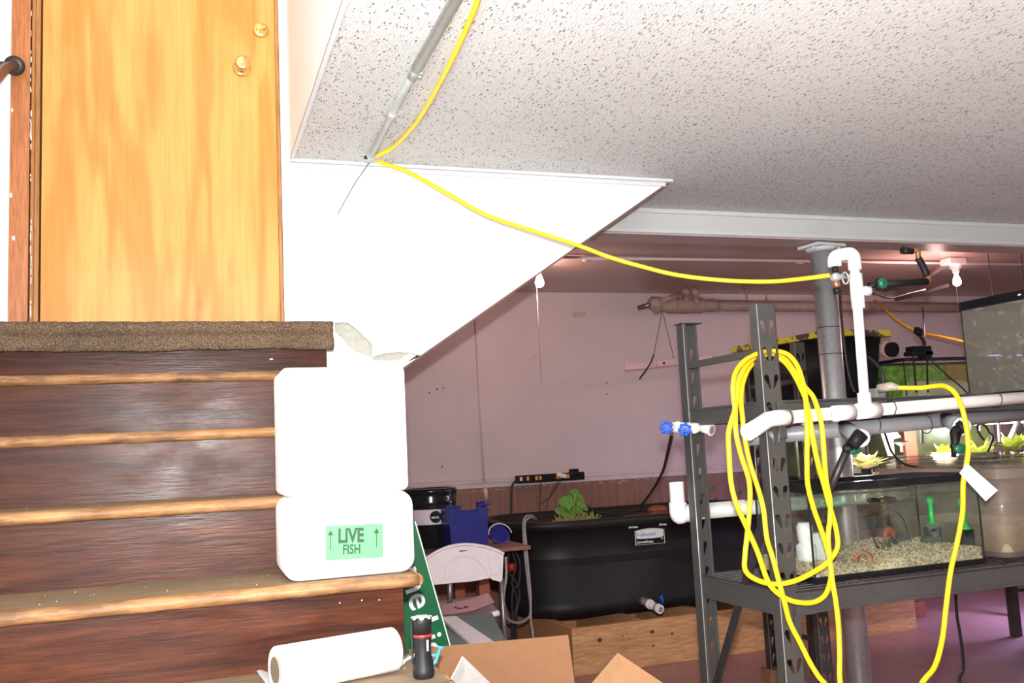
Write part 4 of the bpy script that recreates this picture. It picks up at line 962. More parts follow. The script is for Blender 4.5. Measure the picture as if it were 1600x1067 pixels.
# grey drain pipe hung under the beam, with two drop fittings
gp = thing('drain_pipe', at(1400, 665, Y=2.66), 'grey drain pipe with angled drops hung under the upper rack beam', 'pipe', None)
g0_ = at(1170, 684, Y=2.735); g1_ = at(1600, 646, Y=2.76)
MB().cyl(g0_, g0_+(g1_-g0_)*1.3, .027, seg=26).build('pipe_run', 'pvc_grey', gp)
for (xa, ya, xb, yb) in ((1318, 668, 1344, 684), (1478, 656, 1502, 666)):
    A1_ = at(xa, ya, Y=2.73); B1_ = at(xb, yb, Y=2.60); MB().tube([A1_, B1_], .028, 22).build('drop_fitting', 'pvc_grey', gp)
    MB().tube([B1_+(A1_-B1_)*.05, B1_+(B1_-A1_)*.06], .031, 22).build('rim_ring', 'pvc_old', gp)
for x in (1367, 1447):
    p = at(x, 663, Y=2.745); MB().tube([p+Vector((0, .030*math.cos(a), .033*math.sin(a))) for a in [k*2*PI/20 for k in range(21)]], .0018, 6).build('cable_tie', 'black_rubber', gp)
def drop(pts, x, y, label, par=None):
    t = thing('drop_valve', at(x, y, Y=2.60), label, 'valve', 'green handled drop valves'); return t
v1 = drop(None, 1335, 700, 'black angled drop valve with a green handle above the left tank rim')
c_a, c_b, c_c, c_d = at(1343, 682, Y=2.59), at(1330, 697, Y=2.60), at(1322, 706, Y=2.62), at(1300, 757, Y=2.68)
MB().cyl(c_a+(c_a-c_b)*.3, c_b, .024, .021, seg=16).build('cap', 'black_plastic', v1)
MB().cyl(c_b, c_c, .012, seg=14).build('neck', 'black_plastic', v1)
MB().ball(at(1335, 703, Y=2.61), .026, (1.15, .6, .62), 2).build('valve_handle', 'valve_green', v1)
MB().ball(at(1324, 701, Y=2.615), .018, (1, .8, 1), 2).build('valve_body', 'black_plastic', v1)
MB().tube([c_c, c_d, c_d+(c_d-c_c)*.25], .0135, 16).build('drop_tube', 'dark_iron', v1)
v2 = drop(None, 1495, 690, 'black upright drop valve with a green handle hanging above the tub')
e_a, e_b, e_c, e_d = at(1504, 667, Y=2.58), at(1493, 676, Y=2.60), at(1492, 694, Y=2.60), at(1490, 714, Y=2.60)
MB().cyl(e_a+(e_a-e_b)*.3, e_a+(e_b-e_a)*.3, .024, seg=16).build('cap', 'black_plastic', v2)
MB().tube([e_a, e_b+Vector((.01, 0, .008)), e_b, e_c, e_d], [.017, .020, .020, .013, .009], 14).build('down_tube', 'black_plastic', v2)
MB().ball(at(1500, 701, Y=2.59), .022, (1.2, .6, .8), 2).build('valve_handle', 'valve_green', v2)
MB().ball(at(1492, 697, Y=2.60), .018, (1, .8, 1), 2).build('valve_body', 'black_plastic', v2)

# ------------------------------------------------------------------ valve manifold on the rear post
vm = thing('valve_manifold', at(1080, 670, Y=3.10), 'white plastic manifold with two blue wheel handles fixed to the rear rack post', 'valve')
VY = 3.085
ma_, mb_ = at(1052, 667, Y=VY), at(1096, 668, Y=VY); mc_ = at(1112, 672, Y=VY-.04)
MB().cyl(ma_, mb_, .018, seg=20).ball(at(1060, 667, Y=VY), .022, (1, 1, 1), 2).ball(at(1085, 669, Y=VY), .022, (1, 1, 1), 2).build('body', 'pvc', vm)
MB().cyl(mb_, mc_, .019, seg=20).build('outlet', 'pvc', vm)
MB().cyl(mc_+(mc_-mb_)*-.1, mc_+(mc_-mb_)*.012, .0225, seg=24).build('outlet_rim', 'pvc', vm)
MB().cyl(mc_, mc_+(mc_-mb_)*.03, .0155, seg=20).build('outlet_hole', 'wrapped_pipe', vm)
for (x, y) in ((1041, 668), (1070, 671)):
    c_ = at(x, y, Y=VY-.045); ad_ = Vector((-.35, -.94, 0)).normalized(); xx_ = ad_.cross(Vector((0, 0, 1))); wh = MB()
    wh.lathe([(.006, -.02), (.006, .03)], c_, -ad_, 12)
    for k in range(7):
        a = 2*PI*k/7; p = c_+(xx_*math.cos(a)+Vector((0, 0, 1))*math.sin(a))*.019; wh.ball(p, .0075, (1, 1, 1), 2); wh.bar(c_, p, .005, .004)
    wh.tube([c_+(xx_*math.cos(2*PI*k/28)+Vector((0, 0, 1))*math.sin(2*PI*k/28))*.018 for k in range(29)], .004, 8)
    wh.build('wheel_handle', 'blue_bright', vm)
# low white pipe with an upturned end
lp = thing('overflow_pipe', at(1062, 800, Y=3.2), 'white overflow pipe with an upturned open end passing behind the left rack posts', 'pipe')
LY = 3.235
c1_ = at(1060, 803, Y=LY); X9 = 3.28; zr = c1_.z
MB().cyl((c1_.x+.02, LY, zr), (X9, LY+.03, zr+.012), .0285, seg=26).build('pipe_run', 'pvc_old', lp)
MB().tube([(c1_.x, LY, at(1060, 785, Y=LY).z), (c1_.x, LY, zr+.008), (c1_.x+.006, LY, zr-.006), (c1_.x+.02, LY, zr), (c1_.x+.05, LY, zr)], .034, 24, smooth=4).build('elbow', 'pvc', lp)
MB().tube([(c1_.x, LY, at(1060, 786, Y=LY).z), (c1_.x, LY, at(1060, 753, Y=LY).z)], .0285, 24, cap=False).build('upturned_end', 'pvc', lp)
dl_ = at(1100, 788, Y=3.5); MB_ = MB().bar(at(1098, 790, Y=3.45), at(1163, 784, Y=3.45), .012, .018).build('batten', 'pvc', None); tag(MB_, 'short pale batten lying just above the overflow pipe behind the rack', 'batten')

# ------------------------------------------------------------------ yellow cords
def cord(name, pts, r, mat, label, cat='cord', sm=6, group=None):
    return tag(MB().tube(pts, r, 10, smooth=sm).build(name, mat), label, cat, group)
YF = 2.60                                     # just in front of the near post face
def strand(pxs, y_mid=YF): return [at(x, y, Y=yy if yy else y_mid) for x, y, yy in pxs]
BH = 2.70
loopA = [(1207, 546, BH+.01), (1193, 549, BH-.01), (1178, 555, 2.67), (1163, 564, 2.64), (1151, 579, 2.62), (1146, 596, 0), (1146, 621, 0), (1148, 640, 0), (1142, 660, 0), (1138, 679, 0), (1139, 706, 0), (1142, 752, 0), (1150, 786, 2.59), (1165, 820, 2.59), (1175, 842, 2.59), (1185, 866, 2.585), (1198, 904, 2.58), (1209, 921, 2.575), (1226, 934, 2.57), (1247, 941, 2.57), (1271, 941, 2.58), (1288, 931, 2.59), (1296, 914, 2.60), (1298, 897, 2.60), (1295, 868, 2.595), (1287, 840, 2.59), (1281, 822, 2.59), (1270, 790, 2.58), (1262, 756, 2.57), (1261, 724, 2.56), (1261, 679, 2.55), (1260, 640, 2.555), (1258, 615, 2.58), (1253, 592, 2.61), (1246, 572, 2.65), (1236, 558, 2.68), (1225, 551, BH), (1209, 548, BH+.005)]
loopB = [(1207, 549, BH+.03), (1192, 551, BH), (1175, 562, 2.68), (1162, 577, 2.65), (1154, 597, 2.63), (1151, 621, 2.62), (1149, 642, 2.615), (1150, 677, 2.61), (1159, 715, 2.605), (1169, 745, 2.60), (1172, 771, 2.60), (1170, 809, 2.60), (1167, 840, 2.60), (1164, 868, 2.60), (1164, 889, 2.60), (1175, 902, 2.595), (1198, 911, 2.59), (1222, 912, 2.585), (1251, 904, 2.58), (1285, 885, 2.58), (1302, 868, 2.58), (1309, 851, 2.58), (1306, 825, 2.58), (1301, 806, 2.575), (1294, 782, 2.57), (1287, 756, 2.56), (1278, 724, 2.55), (1272, 696, 2.545), (1267, 665, 2.545), (1262, 635, 2.57), (1254, 612, 2.61), (1242, 588, 2.66), (1228, 568, BH+.01), (1212, 556, BH+.03)]
loopC = [(1209, 553, BH+.05), (1191, 556, BH+.03), (1176, 568, 2.70), (1165, 585, 2.67), (1159, 607, 2.65), (1158, 630, 2.64), (1160, 650, 2.63), (1163, 679, 2.63), (1171, 721, 2.625), (1184, 762, 2.615), (1193, 796, 2.61), (1198, 840, 2.605), (1207, 870, 2.60), (1217, 908, 2.565), (1226, 942, 2.56), (1234, 972, 2.57), (1251, 1006, 2.57), (1266, 1036, 2.57), (1279, 1057, 2.56), (1296, 1080, 2.55)]
loopD = [(1212, 554, BH+.045), (1228, 562, BH+.02), (1239, 577, 2.67), (1250, 592, 2.64), (1259, 606, 2.61), (1270, 619, 2.58), (1278, 640, 2.555), (1284, 665, 2.55), (1287, 700, 2.55), (1289, 730, 2.555), (1292, 757, 2.56), (1297, 781, 2.565), (1297, 809, 2.57), (1294, 840, 2.57), (1297, 878, 2.57), (1301, 910, 2.565), (1306, 940, 2.56), (1310, 976, 2.56), (1312, 1021, 2.55), (1313, 1070, 2.54)]
A = strand(loopA); B = strand(loopB); Cc = strand(loopC); Dd = strand(loopD)
fC, fD = Cc[-1].copy(), Dd[-1].copy()
Cc += [Vector((fC.x+.02, 2.52, .45)), Vector((fC.x+.04, 2.50, .12)), Vector((fC.x+.10, 2.46, .012)), Vector((fC.x+.3, 2.40, .011))]
Dd += [Vector((fD.x, 2.52, .42)), Vector((fD.x+.01, 2.48, .10)), Vector((fD.x+.10, 2.40, .034)), Vector((fD.x+.32, 2.30, .012))]
hk = thing('cord_coil', (1.85, 2.7, .6), 'bright yellow extension cord coiled in long loops over the near rack post', 'cord')
allp = MB()
path = Dd[::-1]+[at(1210, 550, Y=BH+.035)]+A[1:]+[at(1207, 549, Y=BH+.02)]+B[1:]+[at(1211, 553, Y=BH+.045)]+Cc[1:]
allp.tube(path, .0083, 10, smooth=5).build('cord', 'yellow_cord', hk)

long_px = [(585, 250, 3.42), (610, 259, 3.39), (640, 270, 3.36), (700, 303, 3.30), (760, 336, 3.24), (830, 360, 3.17), (905, 384, 3.09), (950, 401, 3.04), (1005, 417, 2.98), (1060, 430, 2.92), (1130, 438, 2.84), (1200, 440, 2.76), (1250, 436, 2.68), (1297, 430, 2.60)]
hl = [at(x, y, Y=Y_) for x, y, Y_ in long_px]
tp = [at(x, y, Z=2.485) for x, y in ((752, -14), (735, 30), (715, 75), (690, 125), (665, 170), (640, 205), (612, 232))]+[at(592, 242, Z=2.475)]
y0_ = tp[0].y; dt_ = tp[0]-tp[1]; tp = [Vector((tp[0].x+.05, -.6, 2.486)), tp[0]+dt_*4, tp[0]+dt_*2]+tp
cord('extension_cord', tp+[at(581, 247, Y=3.40)]+hl, .0078, 'yellow_cord', 'long yellow cord swooping from the ceiling corner across to the white pipe bend')
c3 = [at(x, y, Y=Y_) for x, y, Y_ in ((1388, 606, 2.80), (1405, 606, 2.78), (1440, 606, 2.72), (1462, 603, 2.67), (1478, 604, 2.62), (1492, 614, 2.575), (1503, 637, 2.545), (1510, 668, 2.54), (1513, 700, 2.54), (1510, 728, 2.54), (1505, 755, 2.54), (1504, 800, 2.55), (1495, 850, 2.57), (1485, 895, 2.57), (1478, 950, 2.56), (1472, 1000, 2.54), (1460, 1042, 2.51), (1438, 1072, 2.47))]
fe = c3[-1]; c3 += [Vector((fe.x-.12, 2.43, .46)), Vector((fe.x-.30, 2.40, .20)), Vector((fe.x-.40, 2.36, .012)), Vector((fe.x-.6, 2.3, .011))]
ec = thing('extension_cord', c3[3], 'yellow extension cord with a white tag hanging over the pipe at the right', 'cord')
MB().tube(c3, .0088, 10, smooth=6).build('cord', 'yellow_cord', ec)
MB().tube([at(1372, 607, Y=2.84), at(1392, 604, Y=2.80), at(1404, 606, Y=2.78)], [.017, .018, .011], 12).build('clear_socket', 'clear_plug', ec)
tp4 = [at(x, y, Y=2.515) for x, y in ((1499, 739), (1511, 724), (1559, 766), (1540, 783))]
tgm = MB(); P4 = tp4; n4 = Vector((0, -.0006, 0))
A4 = [tgm.bm.verts.new(p) for p in P4]; B4 = [tgm.bm.verts.new(p+n4) for p in P4]; tgm.bm.faces.new(A4); tgm.bm.faces.new(B4[::-1])
for i in range(4): tgm.bm.faces.new((A4[i], A4[(i+1) % 4], B4[(i+1) % 4], B4[i]))
tgo = tgm.build('cord_tag', 'paper_white', ec)
MB().tube([at(1497, 731, Y=2.525), at(1503, 730, Y=2.53), at(1511, 731, Y=2.55)], .0022, 6).build('tag_tie', 'black_rubber', ec)
# power adapter the cord plugs into
pa = thing('plug_adapter', at(1372, 600, Y=2.85), 'grey plug adapter with a black lead standing on the upper shelf by the yellow cord', 'plug')
q1 = at(1377, 603, Y=2.86); MB().box((q1.x-.035, 2.85, 1.5035), (q1.x+.012, 2.90, 1.545), .006).build('adapter', 'pvc_grey', pa)
MB().tube([at(x, y, Y=2.86) for x, y in ((1380, 598), (1379, 585), (1372, 572), (1362, 562), (1352, 556))], .006, 8, smooth=5).build('lead', 'black_rubber', pa)

# ------------------------------------------------------------------ ceiling conduit
cd = thing('ceiling_conduit', (.63, 3.2, 2.48), 'galvanised conduit clipped to the tile ceiling ending near the corner', 'conduit')
CX = .632
MB().cyl((.610, -1.8, 2.4795), (.626, 2.49, 2.4795), .0155, seg=18).build('thick_tube', 'conduit_steel', cd)
MB().cyl((.628, 2.46, 2.4845), (.645, 3.30, 2.4845), .0105, seg=16).build('tube', 'conduit_steel', cd)
def pz(y): return Vector((.628+.02*(y-2.46), y, 2.4835))
MB().cyl(pz(2.46), pz(2.56), .0145, seg=18).build('coupling', 'conduit_steel', cd)
MB().cyl(pz(2.515)+Vector((.012, 0, -.004)), pz(2.515)+Vector((.024, 0, -.006)), .005, seg=8).cyl(pz(2.54)+Vector((.012, 0, -.004)), pz(2.54)+Vector((.024, 0, -.006)), .005, seg=8).build('screws', 'conduit_steel', cd)
MB().cyl(pz(2.86), pz(2.90), .0135, seg=18).box((.655, 2.872, 2.492), (.672, 2.888, 2.4995)).build('strap', 'conduit_steel', cd)
ep = pz(3.29)
MB().cyl(ep, ep+Vector((0, .03, 0)), .015, seg=16).ball(ep+Vector((-.006, .03, -.01)), .014, (1, 1, .7), 2).build('end_bushing', 'conduit_steel', cd)
MB().ball(ep+Vector((-.012, .02, -.004)), .010, (1.2, 1, .8), 2).build('wire_stubs', 'black_rubber', cd)
dw = cord('dangling_wire', [at(578, 252, Y=3.34), at(572, 261, Y=3.35), at(556, 284, Y=3.37), at(540, 312, Y=3.39), at(528, 334, Y=3.40)], .0013, 'black_rubber', 'thin dark wire dangling from the conduit end against the white wall', 'wire')
sj = MB(); sj.cyl((3.0, 3.86, 2.4990), (3.0, 3.862, 2.4990), .0001)

# ------------------------------------------------------------------ back room ceiling: conduit, bulbs, pipe
bcn = thing('back_conduit', (3.8, 5.5, 2.57), 'thin pale conduit running across the back room ceiling', 'conduit')
z5 = CB-.0175; Yc = at(1040, 407, Z=z5).y
MB().cyl((.6, Yc+.04, z5), (8.6, Yc-.25, z5), .0105, seg=12).build('tube', 'rail_paint', bcn)
for x_, y_ in ((916, 405), (1250, 409)):
    p = at(x_, y_, Z=z5); MB().cyl((p.x-.02, p.y, z5), (p.x+.02, p.y, z5), .016, seg=12).build('coupling', 'rail_paint', bcn)
def bulb(px, py, zc, label, cordlen):
    c_ = at(px, py, Z=zc); t = thing('ceiling_bulb', (c_.x, c_.y, CB), label, 'light bulb', 'bare ceiling bulbs')
    MB().lathe([(.048, 0), (.048, -.018), (.026, -.034), (.024, -.055), (.019, -.058)], (c_.x, c_.y, CB)).build('lamp_holder', 'trim_paint', t)
    MB().lathe([(.012, 0), (.014, -.02), (.024, -.045), (.030, -.068), (.027, -.088), (.014, -.100), (.001, -.103)], (c_.x, c_.y, CB-.056)).build('glass_bulb', 'bulb_glow', t)
    if cordlen: MB().tube([(c_.x-.03, c_.y-.02, CB-.045), (c_.x-.032, c_.y-.02, CB-.045-cordlen)], .0018, 6).build('pull_cord', 'old_tape', t)
    return c_
L1 = bulb(843, 439, CB-.115, 'bare glowing bulb with a long pull cord near the slanted white wall', .74)
L2 = bulb(1495, 438, CB-.115, 'bare glowing bulb hanging over the tall empty fish tank', .25)
stk = MB().bar(at(828, 560, Y=L1.y-.02), at(838, 550, Y=L1.y-.02), .006, .004); tag(stk.build('stray_twig', 'old_tape'), 'small tan plastic sliver caught on the long pull cord', 'tag')
jb = thing('junction_box', (L2.x, Yc-.1, CB), 'small steel junction box on the back ceiling conduit near the right bulb', 'junction box')
jp = at(1493, 410, Z=CB-.03); MB().box((jp.x-.10, jp.y-.05, CB-.05), (jp.x+.06, jp.y+.05, CB-.001), .008).build('box', 'rail_paint', jb)
MB().tube([(jp.x-.06, jp.y, CB-.03), at(1440, 440, Z=CB-.012), at(1380, 455, Z=CB-.012)], .012, 10).build('cable', 'wrapped_pipe', jb)
MB().tube([at(1480, 446, Z=CB-.09), at(1440, 458, Z=CB-.07), at(1400, 468, Z=CB-.05)], .016, 10).build('cable', 'wrapped_pipe', jb)
# wrapped steam pipe
PYY = 6.45
wp = thing('wrapped_pipe', (4.5, PYY, 2.35), 'thick lumpy brown painted pipe hung below the back ceiling with joints at its left end', 'pipe')
pA = at(1120, 477, Y=PYY); pB = at(1600, 481, Y=PYY); PR = .043
MB().cyl(pA, pA+(pB-pA)*1.15, PR, seg=26).build('pipe_run', 'wrapped_pipe', wp)
e1 = at(1018, 474, Y=PYY); lm_ = MB()
lm_.tube([e1+Vector((-.02, 0, 0)), e1, at(1034, 476, Y=PYY), at(1046, 478, Y=PYY), at(1060, 477, Y=PYY), at(1075, 479, Y=PYY), at(1090, 478, Y=PYY), at(1104, 477, Y=PYY), pA], [.035, .055, .060, .046, .060, .056, .060, .050, .052, .047, .050, .044], 22, smooth=2)
lm_.build('joints', 'wrapped_pipe', wp)
for x_, r_ in ((1022, .066), (1048, .066), (1072, .064), (1092, .060)):
    p = at(x_, 477, Y=PYY); MB().lathe([(r_*.8, 0), (r_, .010), (r_, .024), (r_*.8, .034)], p, (1, 0, 0), 24).build('collar', 'wrapped_pipe', wp)
for x_ in (1071, 1086):
    p = at(x_, 458, Y=PYY-.02); MB().ball(p, .040, (1, .9, 1.05), 3).tube([p, p+Vector((0, 0, -.09))], .028, 14).build('bleeder', 'wrapped_pipe', wp)
MB().tube([at(1016, 476, Y=PYY), at(998, 481, Y=PYY+.1)], .020, 14).build('thin_end', 'chair_steel', wp)
MB().tube([at(1035, 470, Y=PYY-.06), at(1065, 459, Y=PYY-.04)], .022, 12).build('branch', 'wrapped_pipe', wp)
for x_, yb in ((1167, 466), (1198, 470)):
    p = at(x_, yb, Y=PYY); MB().tube([(p.x, PYY, p.z-.02), (p.x, PYY, CB-.01)], .009, 8).lathe([(.045, -.008), (.04, 0)], (p.x, PYY, CB-.001), (0, 0, 1), 14).build('hanger', 'wrapped_pipe', wp)
# fluorescent style fixture hung by strings
fx_ = thing('hanging_strip_light', at(1070, 565, Y=6.3), 'pink enamelled strip light fixture hung from the pipe by two strings', 'light fixture')
FYY = 6.3; f0_, f1_ = at(976, 574, Y=FYY), at(1178, 553, Y=FYY)
MB().bar(f0_, f0_.lerp(f1_, .66), .022, .05, (0, 0, 1), .004).build('body', 'pink_enamel', fx_)
MB().bar(f0_.lerp(f1_, .62), f1_, .012, .030, (0, 0, 1), .002).build('tube_end', 'old_tape', fx_)
bp_ = f0_.lerp(f1_, .27); MB().obox(bp_+Vector((0, -.03, 0)), (.10, .03, .05), (0, -.10, 0), .008).build('ballast', 'pink_enamel', fx_)
MB().cyl(bp_+Vector((0, -.046, 0)), bp_+Vector((0, -.050, 0)), .010, seg=14).build('knob', 'dark_iron', fx_)
MB().tube([at(1034, 490, Y=6.4), at(1021, 556, Y=FYY)], .0022, 6).tube([at(1036, 490, Y=6.4), at(1053, 560, Y=FYY)], .0022, 6).build('strings', 'dark_iron', fx_)
MB().tube([at(x, y, Y=FYY-.03) for x, y in ((1021, 555), (1016, 568), (1008, 580), (999, 592))], .006, 8, smooth=4).build('plug_lead', 'black_rubber', fx_)

# ------------------------------------------------------------------ on the back wall
psx = thing('power_strip', at(858, 746, Y=FY-.05), 'black power strip with orange outlets sitting on the back wall rail', 'power strip')
a_, b__ = at(806, 749.5, Y=FY-.055), at(912, 743, Y=FY-.055); dd_ = (b__-a_).normalized(); angp = -math.asin(dd_.z)
ctr = (a_+b__)/2; Lp = (b__-a_).length; Rm = Matrix.Rotation(angp, 3, 'Y'); pt = lambda u, v, d=0: ctr+Rm @ Vector((u, -d, v))
MB().obox(ctr, (Lp, .045, .060), Rm, .006).build('housing', 'black_plastic', psx)
for u in (-.19, -.12, -.09, .05, .075, .115, .14): MB().obox(pt(u, .004, .024), (.020, .004, .030), Rm, .001).build('outlet', 'orange_plastic', psx)
MB().obox(pt(-.245, .004, .024), (.022, .006, .030), Rm, .002).build('switch', 'pink_paper', psx)
MB().obox(pt(.19, .03, .02), (.07, .05, .055), Rm, .010).build('charger', 'black_plastic', psx)
MB().obox(pt(.09, .010, .045), (.05, .02, .03), Matrix.Rotation(angp+.2, 3, 'Y'), .003).obox(pt(.055, .022, .04), (.03, .03, .03), Rm, .005).build('plug', 'white_plastic', psx)
cord('power_lead', [at(x, y, Y=FY-.06) for x, y in ((806, 751), (800, 760), (799, 780), (799, 800))]+[at(797, 815, Y=6.69), Vector((2.24, 6.69, .4)), Vector((2.24, 6.68, .012))], .0085, 'black_rubber', 'black lead hanging from the left end of the power strip')
cord('charger_wire', [at(x, y, Y=FY-.05) for x, y in ((846, 752), (844, 765), (843, 795))]+[at(842, 806, Y=FY-.2)], .0035, 'black_rubber', 'thin black wire dropping straight from the power strip to the stock tank', 'wire')
cord('charger_wire', [at(x, y, Y=FY-.05) for x, y in ((876, 751), (866, 767), (858, 778), (845, 787))], .0032, 'black_rubber', 'thin black wire slanting from the power strip charger down to the left', 'wire')
cord('charger_wire', [at(x, y, Y=FY-.05) for x, y in ((872, 752), (862, 768), (856, 784), (853, 796))], .0028, 'black_rubber', 'thin black wire falling from the middle of the power strip, bowing left', 'wire')
wt = thing('wall_tube', at(750, 620, Y=FY-.01), 'thin painted tube running down the pink wall to the wainscot', 'tube')
MB().tube([at(742, 490, Y=FY-.010), at(749, 620, Y=FY-.010), at(757, 755, Y=FY-.036)], .006, 8).build('tube', 'far_wall_paint', wt)
MB().tube([at(758, 763, Y=FY-.026), at(760, 781, Y=FY-.018)], .016, 10).build('socket', 'rail_paint', wt)
tag(MB().box(at(895, 495.5, Y=FY-.002), at(915, 487, Y=FY)+Vector((0, -.001, 0))).build('tape_scrap', 'old_tape'), 'small square of old masking tape on the pink wall', 'tape')
cord('air_line', [at(1050, 678, Y=3.13), at(1044, 705, Y=3.5), at(1035, 738, Y=4.4), at(1020, 765, Y=5.2), at(1004, 787, Y=5.9), at(998, 797, Y=6.0), at(975, 803, Y=6.1), at(950, 803, Y=6.2), at(930, 799, Y=6.3), at(914, 788, Y=6.4)], .0075, 'black_rubber', 'black hose swinging from the blue handled manifold down into the stock tank', 'hose')

# ------------------------------------------------------------------ stock tank in its timber frame
fm = thing('tank_platform', (3.5, 5.8, 0), 'low knotty pine timber frame carrying the black stock tank', 'frame')
FX0, FX1, FY0, FY1, FH = 2.19, 4.78, 5.395, 6.50, .280
MB().box((FX0+.038, FY0, 0), (FX1, FY0+.038, FH), .002).build('front_board', 'pine_frame', fm)
MB().box((FX0, FY0, 0), (FX0+.038, FY1, FH), .002).build('end_board', 'pine_frame', fm)
MB().box((FX1-.038, FY0+.038, 0), (FX1, FY1, FH-.002), .002).build('end_board', 'pine_frame', fm)
MB().box((FX0+.038, FY1-.038, 0), (FX1-.038, FY1, FH), .002).build('rear_board', 'pine_frame', fm)
for x_ in (2.66, 3.14, 3.62, 4.15): MB().box((x_, FY0+.038, .02), (x_+.038, FY1-.038, FH-.004)).build('joist', 'pine_frame', fm)
def knot_mat():
    m, t, b = nt('knot'); b.inputs['Base Color'].default_value = (.08, .03, .012, 1); b.inputs['Roughness'].default_value = .7
knot_mat()
kt = MB()
for (x, y, s) in ((937, 1000, 1), (1019, 987, .9), (973, 994, .35), (1021, 1009, .5), (1010, 1014, .3), (1050, 990, .6), (983, 997, .3), (1262, 975, .8)):
    p = at(x, y, Y=FY0); kt.ball((p.x, FY0-.0004, p.z), .016*s, (1, .10, .8), 2)
kt.build('knots', 'knot', fm)['kind'] = 'stuff'
sk = thing('stock_tank', (2.75, 6.1, FH), 'large black rubber stock tank with pond plants standing on the timber frame', 'stock tank')
SX, SXR, SY0, SY1, STOP = 1.90, 3.98, 5.52, 6.58, .915
def oval(e, z, n=16, x0=SX, x1=SXR, y0=SY0, y1=SY1, r=.40):
    return [Vector((p[0], p[1], z)) for p in rrect(x0+e, y0+e, x1-e, y1-e, max(.05, r-e*.5), n)]
sm_ = MB(); secs = [(.185, FH+.002), (.145, FH+.012), (.120, FH+.10), (.128, FH+.105), (.095, .62), (.103, .625), (.060, .84), (.030, .85), (.005, .872), (0, .893), (.010, .911), (.032, STOP), (.062, .910), (.075, .885), (.10, .60), (.16, FH+.03)]
rs_ = [[sm_.bm.verts.new(p) for p in oval(e, z)] for e, z in secs]; k_ = len(rs_[0])
for a, b in zip(rs_, rs_[1:]):
    for i in range(k_): f = sm_.bm.faces.new((a[i], a[(i+1) % k_], b[(i+1) % k_], b[i])); f.smooth = True
sm_.bm.faces.new(rs_[0]); sm_.bm.faces.new(rs_[-1])
sm_.build('shell', 'tank_poly', sk)
rbm = MB()
MB().prism([(p.x, p.y) for p in oval(.085, 0)], [], (0, 0, .855), (1, 0, 0), (0, 1, 0), .02).build('pond_water', 'pond_water', sk)
# spigot
spg = at(1003, 938, Y=SY0+.09); sv = MB().tube([spg, spg+Vector((.03, -.16, -.03))], [.026, .024], 18).build('drain_spigot', 'pvc', sk)
MB().tube([spg+Vector((.012, -.06, -.01)), spg+Vector((.017, -.09, -.016))], .031, 18).build('spigot_collar', 'pvc', sv)
MB().tube([spg+Vector((.027, -.145, -.027)), spg+Vector((.0345, -.185, -.035))], .029, 18).build('spigot_mouth', 'pvc', sv)
MB().tube([spg+Vector((.0345, -.185, -.035)), spg+Vector((.0346, -.1865, -.0353))], .017, 16).build('spigot_hole', 'wrapped_pipe', sv)
MB().tube([spg+Vector((.065, -.12, .02)), spg+Vector((.075, -.125, .045)), spg+Vector((.085, -.125, -.01))], .010, 10).build('spigot_handle', 'blue_bright', sv)
# maker's badge
def bw(x, y): return at(x, y, Y=SY0+.030)
c0, c1, c2_, c3_ = bw(991.5, 828.5), bw(1037.5, 825.0), bw(1038, 848), bw(992.5, 852)
u_ = (c1-c0); WB = u_.length; u_.normalize(); HB = (c0-c3_).length; v_ = Vector((0, 0, 1)); v_ = (v_-u_*v_.dot(u_)).normalized(); ob = c3_+Vector((0, -.004, 0)); nf = u_.cross(v_)
on2 = lambda a, b, d=0: ob+u_*WB*a+v_*HB*b+nf*d
shape = [(0, 0), (WB, 0), (WB, HB*.95)]+[(WB*(1-k/10), HB*(.95+.12*math.sin(PI*k/10)*1)) for k in range(1, 10)]+[(0, HB*.95)]
ins = lambda s: [((p[0]-WB/2)*s+WB/2, (p[1]-HB*.5)*s+HB*.5) for p in shape]
bg = MB().prism(shape, [], on2(0, 0), u_, v_, .001).build('badge', 'sign_white', sk)
MB().prism(ins(.95), [], on2(0, 0, .001), u_, v_, .0006).build('badge_field', 'black_gloss', bg)
top = [(WB*.045, HB*.42)]+[(WB*(.045+.91*k/10), HB*(.42-.07*math.sin(PI*k/10*.7)+.07*k/10)) for k in range(1, 10)]+[(WB*.955, HB*.50), (WB*.955, HB*.93)]+[(WB*(.955-.91*k/10), HB*(.93+.10*math.sin(PI*k/10))) for k in range(1, 10)]+[(WB*.045, HB*.93)]
MB().prism(top, [], on2(0, 0, .0016), u_, v_, .0005).build('badge_panel', 'sign_white', bg)
MB().text('Rubbermaid', on2(.075, .58, .0024), u_, v_, HB*.33, .0004, .012, sx=.86).build('badge_name', 'marker_violet', bg)
MB().text('Commercial Products', on2(.05, .11, .0020), u_, v_, HB*.24, .0004, .02, sx=.58).build('badge_line', 'paper_white', bg)
MB().box(on2(.90, .36, .0022)+Vector((-.006, -.0006, -.006)), on2(.90, .36, .0022)+Vector((.006, 0, .006))).build('badge_dot', 'tote_yellow', bg)
MB().text('150 Gallon', on2(-.20, 1.16, -.001), u_, v_, HB*.17, .001, .03, sx=.95).build('volume_print', 'paper_white', sk)
MB().text('568 Liter', on2(.84, 1.20, -.001), u_, v_, HB*.17, .001, .03, sx=.95).build('volume_print', 'paper_white', sk)
